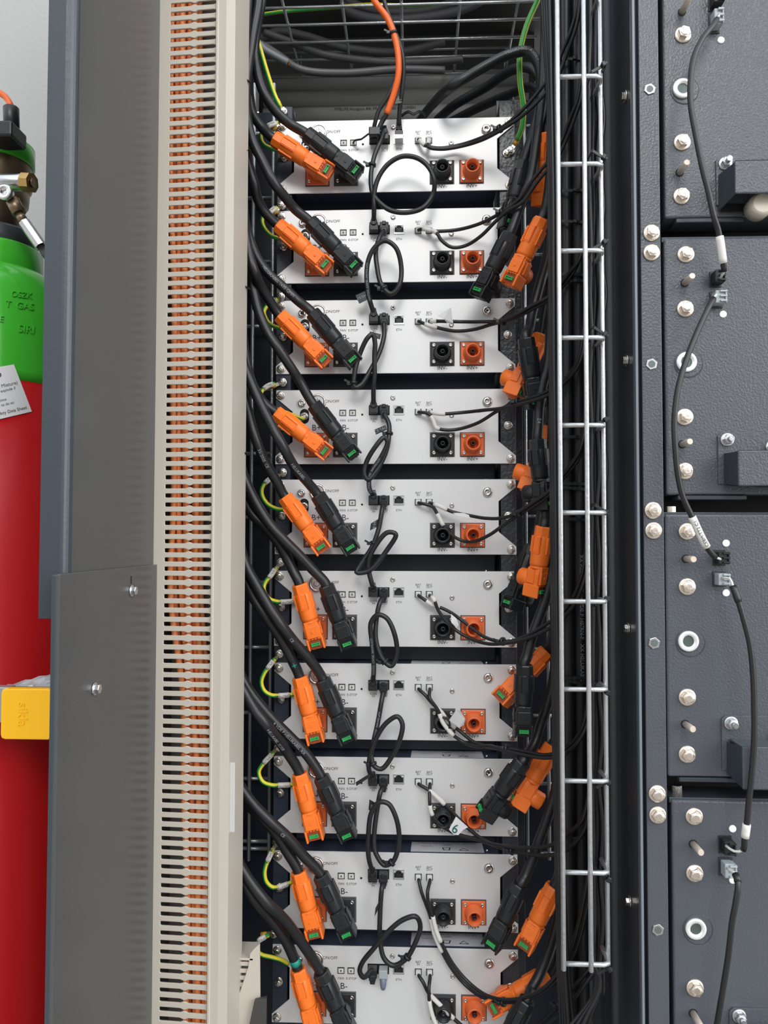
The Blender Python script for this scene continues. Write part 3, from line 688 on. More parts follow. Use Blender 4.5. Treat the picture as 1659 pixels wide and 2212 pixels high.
# spring clip on top of the topmost module
path = W([(868, 252, 30), (875, 246, 25), (884, 243, 20), (893, 248, 20), (903, 243, 20), (913, 245, 25), (919, 254, 30)], step=3)
c = cable(path, 1.8, 'small black wire spring clip on top of the topmost module', BLP, 'wire_clip', 'clip'); child_tube(c, [p+Vector((0, 3, 5)) for p in path], 1.8, 'upper_wire', BLP)

# ================================================================== thin battery signal cables
BT = [([(918, 314), (947, 320), (990, 314), (1039, 298), (1080, 278), (1120, 246), (1164, 197), (1198, 150), (1213, 116), (1236, 58), (1246, 14), (1248, -240)],
       [(926, 318), (955, 322), (1000, 315), (1042, 302), (1084, 280), (1128, 250), (1172, 208), (1205, 165), (1224, 116), (1244, 60), (1252, 10), (1254, -240)]),
      ([(918, 494.6), (932, 499), (947, 499.6), (990, 496), (1039, 482), (1085.6, 457.6), (1120, 431.6), (1149, 390.6), (1178, 356), (1198.5, 333), (1216, 298), (1233, 251.7), (1247.6, 217), (1256, 150), (1258, 20)],
       [(944, 504), (952.6, 518), (975.7, 534), (1004.6, 531), (1039, 509.7), (1068, 480.8), (1091.4, 459), (1129, 436), (1158, 396), (1186, 362), (1207, 335), (1224, 300), (1243, 250), (1256, 210), (1262, 140), (1262, 10)]),
      ([(923.6, 702), (949.7, 709), (981.5, 715), (1022, 712), (1062.5, 700.6), (1091, 693), (1120, 683), (1149, 668), (1178, 652), (1201, 633), (1227, 604), (1247.6, 570), (1260, 500), (1264, 380)],
       [(955.5, 694), (1000, 695), (1033.6, 695), (1085.6, 692), (1120, 677), (1149, 660), (1180, 644), (1205, 620), (1230, 588), (1252, 560), (1266, 480), (1269, 350)]),
      ([(926.5, 894), (936.7, 910), (941, 923), (961, 928.7), (990, 927), (1033.6, 912.8), (1074, 888), (1108.8, 871), (1149, 859), (1178, 847.7), (1201, 831.8), (1224.5, 814.5), (1248, 780), (1262, 700), (1267, 560)],
       [(952.6, 894), (999, 891), (1045, 886), (1080, 882.5), (1110, 876), (1150, 866), (1182, 854), (1206, 838), (1230, 815), (1254, 780), (1268, 690), (1272, 540)]),
      ([(918, 1089), (935, 1095), (946.8, 1115), (958, 1135.6), (975.7, 1155.8), (999, 1168), (1022, 1170), (1056.7, 1155.8), (1085.6, 1135.6), (1114.6, 1115), (1149, 1095), (1178, 1075), (1201, 1051.7), (1230, 1017), (1250.6, 988), (1264, 900), (1268, 760)],
       [(946.8, 1092), (975.7, 1105), (1016, 1114), (1051, 1119.7), (1085.6, 1118.8), (1116, 1108), (1150, 1086), (1180, 1066), (1204, 1040), (1232, 1005), (1254, 970), (1270, 880), (1274, 740)]),
      ([(915, 1294), (932, 1305.6), (955.5, 1314), (975.7, 1324.4), (996, 1338.9), (1022, 1359), (1048, 1376.5), (1077, 1385), (1108.8, 1383.7), (1137.7, 1373.6), (1172.4, 1353), (1204, 1332), (1230, 1305), (1247.6, 1270), (1262, 1220), (1270, 1100)],
       [(938, 1295.5), (946.8, 1318.6), (964, 1341.8), (990, 1365), (1022, 1382), (1056.7, 1391), (1091.4, 1389.5), (1115, 1386), (1145, 1377), (1178, 1362), (1208, 1342), (1236, 1312), (1255, 1275), (1270, 1220), (1276, 1080)]),
      ([(918, 1500.9), (935, 1521), (955.5, 1541), (967, 1558.7), (993, 1579), (1022, 1602), (1056.7, 1614), (1091.4, 1617), (1137.7, 1624), (1178, 1631), (1213, 1622), (1242, 1598), (1262, 1560), (1272, 1480), (1274, 1300)],
       [(928, 1506.7), (947, 1535.6), (955.5, 1558.7), (975.7, 1584.8), (999, 1602), (1027.8, 1612), (1060, 1612), (1091.4, 1622), (1138, 1632), (1182, 1637), (1218, 1628), (1250, 1600), (1270, 1560), (1279, 1480), (1281, 1300)]),
      ([(926.5, 1707), (952.6, 1730), (984.4, 1762), (1010, 1788), (1039, 1811), (1071, 1827), (1106, 1837), (1149, 1846), (1190, 1847), (1221.6, 1837), (1244.8, 1817), (1265, 1785), (1276, 1700), (1280, 1560)],
       [(928, 1727), (932, 1756), (949.7, 1779), (981.5, 1799.6), (1022, 1811), (1062.5, 1822.8), (1106, 1830), (1149, 1831), (1190, 1825.7), (1224.5, 1802.5), (1259, 1767.8), (1276, 1680), (1284, 1540)]),
      ([(910.6, 1927), (919, 1950), (929.4, 1979), (938, 2016.6), (952.6, 2051), (975.7, 2091.8), (1004.6, 2126.5), (1039, 2152.6), (1074, 2162.7), (1120, 2162.7), (1161, 2149.7), (1192.7, 2126.5), (1221.6, 2091.8), (1244, 2050), (1268, 1960), (1284, 1850), (1288, 1700)],
       [(923.6, 1927), (925, 1947), (935, 1979), (943, 2012), (958, 2046), (981, 2086), (1010, 2120), (1043, 2146), (1076, 2158), (1118, 2158), (1156, 2146), (1190, 2120), (1218, 2080), (1240, 2030), (1262, 1940), (1278, 1840), (1284, 1700)]),
      ([(913.5, 2120.7), (925, 2143.9), (946.8, 2167), (975.7, 2196), (1010, 2225), (1060, 2250), (1130, 2235), (1200, 2180), (1250, 2120), (1280, 2080), (1300, 2000)],
       [(926.5, 2135), (928, 2167), (935, 2196), (944, 2216), (970, 2250), (1040, 2270), (1130, 2245), (1210, 2190), (1262, 2128), (1290, 2085), (1308, 2000)])]
SLV = [(.02, .05), (.03, .07), (.04, .10), (.06, .13), (.09, .14), (.05, .11), (.09, .18), (.05, .13), (.10, .19), (.08, .2)]
SLV2 = [(.015, .05), (.02, .06), (.02, .06), (.02, .09), (.04, .10), (.03, .06), (.10, .19), (.08, .12), (.10, .17), (.08, .2)]
for i in range(10):
    for j in range(2):
        pts = BT[i][j]; st_ = on_mod(i, 904 if j == 0 else 927.5, 1086)+Vector((0, -4, 0))
        P3 = [st_, st_+Vector((1, -9, -2))]
        n = len(pts)
        for k, q in enumerate(pts):
            f_ = (k+1)/n
            y = -22-150*min(1., max(0., (q[0]-1000)/210.)) if q[0] < 1215 else -172-30*min(1, (q[0]-1215)/40)
            P3.append(P(q[0], q[1], y-9*j))
        path = catmull(P3, 5)
        c = cable(path, 3.7, 'thin black signal cable from the BAT %s port of the %s module' % ('IN' if j == 0 else 'OUT', ORD[i]), name='signal_cable', group='thin battery signal cables', n=10)
        a_, b_ = (SLV if j == 0 else SLV2)[i]
        child_tube(c, sub(path, a_, b_), 4.6, 'marker_sleeve', OFFW, 'white marker sleeve')
        M().box(-5, 5, -12, 0, -5.5, 5.5, 1.).build('connector_shell', WHT, c, st_+Vector((0, 3, 0))-Vector(c['__o']))['label'] = 'pale connector shell'
        if j == 0:
            cc = cum(path); k0 = min(range(len(path)), key=lambda k: abs(path[k].x-P((1083, 1084, 1087, 1112, 1115, 1082, 1090, 1098, 1080, 1180)[i], 1100, -60).x))
            child_tie(c, path, cc[k0]/cc[-1], 7.5)
def sticker(pts, y, label, body=None, sz=10, rot=0.):
    v = [P(q[0], q[1], y+(q[2] if len(q) > 2 else 0)) for q in pts]; o0 = v[0].copy(); b = M()
    f_ = [b.b.verts.new(p-o0) for p in v]; g = [b.b.verts.new(p-o0+Vector((0, .8, 0))) for p in v]
    b.b.faces.new(f_); b.b.faces.new(g[::-1])
    for i in range(len(v)): b.b.faces.new((f_[i], g[i], g[(i+1) % len(v)], f_[(i+1) % len(v)]))
    o = b.build('paper_tag', WHITE, None, o0); tag(o, label, 'label')
    if body:
        c = sum(v, Vector())/len(v)-o0; text_flat(body, sz, c.x-6, c.z, min(0, c.y)-2, o, mat('green_ink', (.01, .12, .08), .5), rot, th=.1)
    return o
sticker([(970, 1792), (985, 1764), (1011, 1787), (1000, 1793), (990, 1804), (980, 1803)], -62, 'white tag with a handwritten 6 on the signal cable of the eighth module', '6', 19, -.35)
sticker([(942, 674, -6), (974, 664, -8), (979, 698), (966, 698), (958, 688, -8), (946, 682, -10)], -40, 'folded white paper tag on the signal cable of the third module')
sticker([(970, 1556), (985, 1534, -12), (996, 1537, -14), (1005, 1553, -8), (1002, 1566), (992, 1572)], -50, 'rounded white paper tag on the signal cable of the seventh module')
sticker([(974, 1326), (986, 1336), (991, 1350), (986, 1356), (975, 1345, -4)], -40, 'small white tag with green ink below the signal cable of the sixth module')
sticker([(1032, 886), (1059, 881), (1060, 888), (1033, 892)], -48, 'white tape flag on the signal cable of the fourth module')
sticker([(978, 1108), (1001, 1108), (1018, 1114), (1013, 1119), (990, 1115)], -45, 'white tape wrapped on the signal cable of the fifth module')

# ================================================================== earth wires
EW = [[(608, 262), (592, 267), (574, 276), (563, 295), (570, 312), (590, 322), (622, 330)],
      [(609.6, 444), (594, 450), (583, 459), (567, 472), (568, 487), (583, 507), (598, 514), (636, 520)],
      [(607, 641), (594, 648), (577, 661), (570, 674), (577, 693), (590, 704), (605, 709), (640, 713)],
      [(611, 826), (594, 829), (578, 834), (564, 848), (566, 858), (575, 872), (598, 885), (622, 893), (657, 907)],
      [(611, 1020.6), (596.4, 1029), (580, 1037), (567, 1052), (566, 1069), (577, 1088), (594, 1098), (612, 1101), (652, 1098)],
      [(606, 1214.5), (596, 1226.5), (587, 1241), (573, 1258), (570, 1275), (581, 1293), (601, 1300), (620.6, 1300), (640, 1297.6)],
      [(603.7, 1412), (596.4, 1420), (584, 1436), (570, 1455.6), (564.6, 1473), (570, 1491), (584, 1501), (606, 1502.6), (634, 1500)],
      [(600.7, 1613.8), (586.8, 1630), (570, 1648), (559, 1667), (567, 1688), (586.8, 1696), (609, 1696), (634, 1695)],
      [(598, 1818.6), (587, 1840.7), (578, 1860), (571.6, 1882), (575, 1904), (589.6, 1916.8), (609, 1914), (630, 1906)],
      [(592.4, 2015), (573, 2023.4), (558, 2033), (552, 2050), (564.7, 2062), (584, 2067), (606, 2073), (622, 2082)]]
def earth(pts3, r, label, lug=True, lugdir=None, group=None):
    st_ = (lambda t: 1 if (t % .5) < .17 else 0) if r < 6 else (lambda t: 0 if abs((t % .34)-.17) < .05 else 1)
    c = cable(pts3, r, label, [YEL, GRN], 'earth_wire', 'wire', group, 12, stripe=st_)
    return c
def lug(par, p, d, name='ring_lug', bolt_=True):
    o0 = Vector(par['__o']); q = p-o0; d = Vector((d.x, 0, d.z)).normalized(); an = math.atan2(d.z, d.x)
    mx = Matrix.Translation(q) @ Matrix.Rotation(-an, 4, 'Y')
    b = M(); b.lathe([(0, 9.5), (2.2, 9.5)], 24, mx @ YX); b.box(4, 20, -2.2, 0, -4, 4, .4, mx, 1)
    l = b.build(name, ZINC, par)
    if bolt_: put('lug_bolt', ME_BOLTS, l, q+Vector((0, -2, 0)))
    M().cyl((0, 0, 0), (12, 0, 0), 5, 12).build('crimp_collar', CRIMP, par, q+d*16+Vector((0, -2.5, 0))).rotation_euler = (0, -an, 0)
for i, pts in enumerate(EW):
    n = len(pts); Y = [-6]+[-14-16*math.sin(math.pi*k/(n-1)) for k in range(1, n-1)]+[-12]
    path = catmull([P(q[0], q[1], y) for q, y in zip(pts, Y)], 4)
    body = sub(path, .10, 1)
    c = earth(body, 4.5, 'short yellow and green earth wire looping at the left of the %s module' % ORD[i], group='earth wires of the modules')
    lug(c, path[0], path[6]-path[0])
    sl1 = sub(path, .14, .30); o = child_tube(c, sl1, 5.6, 'marker_sleeve', OFFW, 'white marker sleeve')
    if i in (5, 6, 7, 8, 4): 
        child_tube(c, sub(path, .78, .97), 5.6, 'marker_sleeve', OFFW, 'white marker sleeve')
        text_tube('CSMU/T9-03', 4.4, path, 5.7, cum(path)[-1]*.96, c, PRINT, flip=True, origin=Vector(c['__o']))
    text_tube('CSMU/T9', 4.4, path, 5.7, cum(path)[-1]*.145, c, PRINT, flip=False, origin=Vector(c['__o']))
path = W([(551, 70, -40), (560, 100, -34), (573, 145, -26), (584, 180, -18), (596, 213, -10), (606, 232, -4)], step=5)
c = earth(path, 5.5, 'yellow and green earth wire coming down left of the orange data cable'); lug(c, path[-1]+Vector((6, 1, -10)), Vector((-.5, 0, 1)))
path = W([(1178, -40, -40), (1162, 0, -40), (1137, 58, -46), (1123, 120, -48), (1124, 180, -44), (1131, 235, -34), (1128, 275, -22), (1118, 302, -8)], step=5)
c = earth(path, 6.0, 'long green and yellow earth wire hanging at the top right'); lug(c, P(1102, 327, -1), Vector((.6, 0, .85)))

# ================================================================== wire trays
def tray(name, label, uprights, rungs, yd, y_off_last=None, r=4.3, ztop=None, group=None, bend=0, ends=None):
    t = thing('wire_tray', label, 'cable tray', P(uprights[0][0], 1100, yd), group); o0 = P(uprights[0][0], 1100, yd)
    for k, (px, pb, yy) in enumerate(uprights):
        a_ = P(px, -240, yy) if ztop is None else P(px, ztop, yy); x = P(px, 1100, yy).x
        zb = P(px, pb, yy).z
        M().cyl(Vector((x, yy, zb))-o0, Vector((x, yy, a_.z))-o0, r, 12, bev=1.2).build('upright_rod', TRAYZ, t)
    for y in rungs:
        x0 = P(uprights[0][0]-2 if not ends else ends[0], 1100, yd).x; x1 = P(uprights[-1][0]+1 if not ends else ends[1], 1100, yd).x
        z = P((uprights[0][0]+uprights[-1][0])/2, y, yd).z
        pts = [(x0, yd+2*r-1, z), (x1-6, yd+2*r-1, z)]
        if bend: pts += [(x1+2, yd+2*r+3, z), (x1+4, yd+2*r+14, z), (x1+4, yd+bend, z)]
        M().tube([Vector(p)-o0 for p in pts], r, 12).build('rung', TRAYZ, t)
    return t
tray('t', 'galvanised wire cable tray standing in front of the black cable bundles on the right', [(1211, 2097, -385), (1269, 2100, -385), (1305, 2080, -345)],
     [-222, -31, 160, 350, 538, 727, 917, 1107, 1300, 1491, 1690, 1889, 2088], -385, r=3.9, bend=60, ends=(1209, 1306))
tray('t', 'galvanised wire tray behind the thick cables on the left', [(543, 1860, 92), (586, 1856, 92)], [285, 425, 563, 703, 841, 979, 1117, 1258, 1399, 1541, 1684, 1820, 1836], 92, r=4.2, ends=(505, 588), ztop=180)
tray('t', 'galvanised wire tray behind the loose plugs right of the modules', [(1136, 1852, 92), (1182, 1858, 92)], [268, 408, 548, 690, 831, 973, 1115, 1258, 1402, 1547, 1695, 1846], 92, r=4.2, ends=(1134, 1215), ztop=200)
# overhead tray seen from below
t = thing('wire_tray', 'galvanised wire tray running across overhead above the modules', 'cable tray', (0, 260, P(800, 12, 275).z))
o0 = Vector((0, 260, P(800, 12, 275).z)); HZ = o0.z
ylist = [(12, 0), (50, 0), (88, 0), (126, 0), (163, 0)]
for k, (py, _) in enumerate(ylist):
    d = ray(800, py); tt = (HZ-CZ)/d.z; Yk = CY+d.y*tt
    M().cyl(Vector((P(500, py, Yk).x, Yk, HZ))-o0, Vector((P(1172-k*6, py, Yk).x, Yk, HZ))-o0, 3.8, 10).build('long_rod', TRAYZ, t)
    yf = Yk
M().cyl(Vector((P(540, 120, yf).x, yf, HZ+74))-o0, Vector((P(1150, 120, yf).x, yf, HZ+74))-o0, 3.8, 10).build('long_rod', TRAYZ, t)
for px in (485, 612, 739, 867, 994, 1121):
    x = P(px, 5, 275).x; pts = [(x, 120, HZ+7), (x, yf+2, HZ+7), (x, yf+6, HZ+12), (x, yf+6, HZ+80)]
    M().tube([Vector(p)-o0 for p in pts], 3.8, 10).build('cross_rod', TRAYZ, t)

# ================================================================== things behind the overhead tray
for k, (py, rr) in enumerate(((178, 27), (214, 27), (250, 27))):
    z = P(800, py, 640).z
    o = M().cyl((-400, 0, 0), (400, 0, 0), rr, 32).build('conduit_pipe', PIPE, None, (0, 640, z))
    tag(o, 'horizontal grey plastic conduit pipe behind the top module, %s of three' % ('topmost', 'middle', 'lowest')[k], 'pipe', 'horizontal conduit pipes')
    if k == 2:
        text_flat('PIPELIFE Hungaria Kft. MU        Ø50 / ALUMEN', 9, P(722, 250, 613).x, 6, -rr-.6, o, BLP, align='LEFT')
for k, (pts, r, mm_, lab) in enumerate((
        ([(560, 92, 380), (600, 118, 380), (650, 150, 380), (740, 158, 390), (860, 150, 400), (960, 152, 420)], 10, DKT, 'dark flexible conduit sagging lowest in the overhead tray'),
        ([(570, 70, 420), (620, 88, 430), (700, 118, 430), (800, 132, 430), (900, 135, 440), (1000, 128, 440)], 10, DKT, 'dark flexible conduit crossing the middle of the overhead tray'),
        ([(560, 85, 480), (600, 68, 470), (660, 78, 470), (740, 102, 470), (860, 112, 480), (960, 90, 480)], 11, DKT, 'dark flexible conduit arching through the overhead tray'),
        ([(735, 10, 400), (760, 28, 400), (820, 42, 400), (900, 40, 400), (1000, 20, 400), (1060, -10, 400)], 12, mat('conduit_grey', (.10, .10, .105), .5), 'grey flexible conduit hanging at the top of the overhead tray'),
        ([(735, -8, 430), (780, 15, 430), (850, 26, 430), (930, 20, 430), (1010, -6, 430)], 11, DKT, 'second grey flexible conduit above the hanging one overhead'))):
    cable(W(pts, step=8), r, lab, mm_, 'flexible_conduit', 'conduit')
c = cable(W([(525, -40, 215), (540, 60, 205), (566, 103, 205), (592, 120, 215), (622, 136, 225)]), 9, 'light grey cable with cut copper end under the overhead tray', GREYW, 'cut_cable')
e_ = P(622, 136, 225)
b = M()
for a_ in range(4): b.cyl(e_-Vector(c['__o'])+Vector((0, math.cos(a_*1.57)*3.5, math.sin(a_*1.57)*3.5)), e_-Vector(c['__o'])+Vector((3.5, math.cos(a_*1.57)*3.5, -2+math.sin(a_*1.57)*3.5)), 2.4, 8)
b.build('copper_cores', mat('copper', (.5, .22, .10), .35, .9), c)
earth(W([(560, 32, 330), (620, 24, 330), (700, 18, 330), (800, 10, 330), (880, 12, 330), (940, 10, 330)], step=8), 4.5, 'green and yellow wire lying across the overhead tray')

# ================================================================== right bundles behind front tray
cond = []
for k, (x0, x1, y, r) in enumerate(((1222, 1230, -150, 11.5), (1247, 1258, -160, 10.5), (1236, 1246, -115, 10))):
    pts = [(x0, -240), (x0+1+k, 300), (x0+3, 700), (x0+(x1-x0)*.5, 1100), (x0+(x1-x0)*.7+1, 1500), (x1, 1900), (x1+6, 2280)]
    p = W(pts, y, step=20); c = cable(p, r, 'thick black cable standing behind the front tray, %s one' % ('left', 'right', 'rearmost')[k], group='standing cables behind the front tray'); cond.append((c, p, r))
text_tube('XX HELUKABEL   4 VDE P H07RN-F   XX HELUKABEL', 7.5, cond[1][1], 10.5, 1310, cond[1][0], flip=False, origin=Vector(cond[1][0]['__o']))
for k, py in enumerate((136, 418, 485, 598, 612, 946, 1046, 1056, 1122, 1462, 1470, 1805)):
    x = P(1236, py, -160); b = M()
    b.prism([(-24, -2.6), (24, -2.6), (24, 2.6), (-24, 2.6)], -14, -12.8); b.box(-24, -22.5, -14, 6, -2.6, 2.6); b.box(22.5, 24, -14, 6, -2.6, 2.6); b.box(-2, 6, -18, -12, -3.6, 3.6, .8, seg=1)
    o = b.build('cable_tie', BLP, None, x); o.rotation_euler = (0, random.uniform(-.08, .12), 0)
    tag(o, 'black tie around the standing cables behind the front tray, %s down' % (ORD+['eleventh', 'twelfth'])[k], 'cable tie', 'ties on the standing cables')
rg = [160, 350, 538, 727, 917, 1107, 1300, 1491, 1690, 1889, 2088]
for k in range(9):
    pts = []; xb0 = 1278+k*2.6
    for j, y in enumerate([-240, 60]+rg+[]):
        drift = 10*(y/2212.)
        pts.append((xb0+drift-4+random.uniform(-2.5, 2.5), y))
        if y >= 160 and y < 2000: pts.append((xb0+drift+(k-4)*1.3+random.uniform(-3, 3), y+95))
    pts += [(1292+k*2-8, 2140), (1250+k*4, 2190), (1180+k*12, 2260)] if k % 2 else [(1296+k, 2110), (1296+k, 2150)]
    cable(W(pts, -318+((k*37) % 5)*8, step=10), 3.4, 'thin black wire bundled on the front tray, %s strand from the left' % (ORD[k] if k else 'first'), name='signal_wire', cat='wire', group='thin wires of the front tray bundle', n=8)
for k, y in enumerate(rg[:-1]+[2088]):
    o0 = P(1288+y*.006, y-(6 if k % 2 else 2), -352); b = M()
    an = -.5 if k % 2 == 0 else .6
    mx = Matrix.Rotation(an, 4, 'Y')
    b.box(-15, 13, -15, -12.5, -2.6, 2.6, .6, mx, 1); b.box(5, 12, -21, -12, -4.4, 4.4, 1.2, mx, 1); b.box(-15, -13, -15, 30, -2.6, 2.6, 0, mx); b.box(11, 13, -15, 30, -2.6, 2.6, 0, mx)
    b.box(10, 15, -19, -17.5, -1.6, 1.6, 0, mx)
    tag(b.build('cable_tie', BLP, None, o0), 'black cable tie holding the thin wires to the %s rung of the front tray' % (ORD+['eleventh'])[k], 'cable tie', 'ties on the front tray')
for k in range(6):
    pts = [(1160+k*7, -240), (1174+k*5, 60), (1183+k*3.2, 200), (1187+k*3, 420), (1189+k*2.8, 700), (1191+k*2.6, 1000), (1193+k*2.8, 1300), (1198+k*2.8, 1600), (1202+k*3, 1850), (1208+k*4, 2100), (1214+k*6, 2280)]
    cable(W([(x+random.uniform(-1.5, 1.5), y) for x, y in pts], -215-((k*13) % 4)*9, step=16), 4.0, 'thin black wire running down just left of the front tray, %s of six' % (ORD[k] if k else 'first'), name='signal_wire', cat='wire', group='thin wires left of the front tray', n=8)
# ties on left bundle
for k, (px, py) in enumerate(((519, 172), (512, 318), (517, 616), (509, 970))):
    b = M(); b.tube([Vector((-22, -6, 8)), Vector((-8, -16, 4)), Vector((8, -16, -4)), Vector((22, -4, -10))], 2.2, 8); b.box(-10, -3, -22, -12, -2, 7, 1, seg=1)
    tag(b.build('cable_tie', BLP, None, P(px, py, -165)), 'black cable tie across the left cable bundle, %s from the top' % (ORD[k] if k else 'first'), 'cable tie', 'ties on the left bundle')

# ================================================================== cabinet column and beam on the right
YB = -350
xs0 = P(1371, 1106, YB).x; xs1 = P(1384, 1106, YB).x; xs2 = P(1390, 1106, YB).x; xs3 = P(1434, 1106, YB).x
ZT = 1400
t = thing('cabinet_column', 'tall glossy dark steel cabinet column right of the wire tray', 'column', (xs0, YB, 0))
dep = 205
prof = [(0, 0), (8, 0), (8, dep+30), (-60, dep+30), (-60, dep+22), (-26, dep+18), (-12, dep+6), (-3, dep-14), (0, dep-30)]
M().prism(prof, FLZ, ZT, axis='Z').build('column_profile', GLOSSB, t)
M().prism([(2, -8), (xs1-xs0-4, -8), (xs1-xs0-4, 60), (2, 60)], FLZ, ZT, axis='Z', bev=0).build('edge_strip', mat('edge_strip_paint', (.16, .19, .22), .4), t)
M().box(xs1-xs0-4, xs2-xs0+4, 14, 60, FLZ, ZT).build('seal_groove', NAVY, t)
yb_ = PX(1319, 1106, xs0-5).y-YB; M().cyl((-2, yb_, FLZ), (-2, yb_, ZT), 9, 24).build('highlight_bead', mat('highlight_bead_paint', (.055, .06, .065), .5, 0, .4, 150), t)  # rib added to the column, slightly lighter, to make its vertical light streak
for py, q in ((209, 0), (779, 1), (1357, 2), (1946, 3)):
    p = PX(1352+q*3, py, xs0)-Vector((xs0, YB, 0))
    b = M(); b.lathe([(0, 10.5), (2.5, 10.5), (3, 7)], 24, Matrix.Translation(p) @ Matrix.Rotation(math.pi, 4, 'Z')); b.lathe([(2, 7), (8, 7)], 6, Matrix.Translation(p) @ Matrix.Rotation(math.pi, 4, 'Z'))
    b.build('side_bolt', BOLT, t)
t = thing('cabinet_beam', 'flat grey steel upright with paired bolts beside the battery modules', 'beam', (xs2, YB, 0))
M().box(0, xs3-xs2, 0, 60, FLZ, ZT, 1.2, seg=2).build('beam_profile', GREYB, t)
for px, py in ((1407, 503.5), (1407, 546), (1410, 1102.5), (1411, 1146), (1419, 1714), (1420, 1760)):
    p = P(px, py, YB)-Vector((xs2, YB, 0)); bolt(t, ME_BIG, *p, 'beam_bolt')
for px, py in ((1403, 193.5), (1407, 787), (1412.5, 1389), (1420.6, 2008)):
    p = P(px, py, YB)-Vector((xs2, YB, 0)); b = M()
    ho = hexo(9.8, .3); b.prism(ho, -2.2, 0, bev=.5); r_ = b.build('rivet_nut', ZINC, t, p)
    M().lathe([(0, 5.8), (2.6, 5.8)], 20, YX).build('threaded_hole', mat('hole_shadow', (.12, .15, .14), .5, .3), r_)
# black sheet standing in for the dark depth of the gaps
slab('wall_gap', xs3+1, xs3+700, YB+66, YB+80, FLZ, ZT, BLK)

# ================================================================== battery modules
BM = [dict(top=-240, bot=471, x=1433, xb=1434, big=[(1475, 75.7), (1473, 308), (1472, 424)], stud=[(1473, 26, 1484, 4), (1468, 373, 1481, 355)], ring=(1475, 194.4), led=[(1557, 87)], sock=[((1529, -14, 1557, 25), 'b'), ((1530, 30, 1554, 73), 'w')], br=(1545, 341), cov=(1587, 346, 418, 1550, 380, 457)),
      dict(top=514, bot=1069, x=1437.5, xb=1439, big=[(1481, 550), (1480, 667), (1478.5, 901), (1479, 1017.6)], stud=[(1479, 611.6, 1490, 599), (1474, 959.6, 1488, 956)], ring=(1483, 784), led=[(1561.5, 679)], sock=[((1532, 587, 1558, 621), 'b'), ((1532, 631, 1561, 666), 'w')], br=(1549, 935), cov=(1594, 972, 1050, 1562, 980, 1046)),
      dict(top=1110, bot=1678, x=1440, xb=1442, big=[(1484, 1148), (1484, 1267), (1484, 1506), (1484, 1629)], stud=[(1481.6, 1207, 1494, 1209), (1480, 1564, 1492.5, 1573)], ring=(1487, 1386), led=[(1568, 1173.5), (1568, 1280.6)], sock=[((1538.6, 1188, 1567, 1222), 'b'), ((1538, 1234, 1568, 1267), 'w')], br=(1557, 1545), cov=(1603, 1612, 1706, 1568, 1602, 1668)),
      dict(top=1728, bot=2330, x=1454, xb=1458, big=[(1499, 1763), (1500, 1885.7), (1500.6, 2133.4)], stud=[(1497, 1823, 1507, 1833), (1497, 2188.5, 1508.6, 2207)], ring=(1503, 2006), led=[(1582, 1790), (1582, 1900.6)], sock=[((1551.4, 1804, 1580, 1843), 'b'), ((1551.4, 1851, 1582, 1891), 'w')], br=(1574, 2175), cov=(1628, 2248, 2340, 1590, 2240, 2310))]
nmB = ['topmost', 'second', 'third', 'lowest']
STUD = M().lathe([(0, 5.2), (34, 5.2), (36, 4.4)], 20, YX).mesh('stud', mat('stud_steel', (.72, .62, .52), .45, .35))
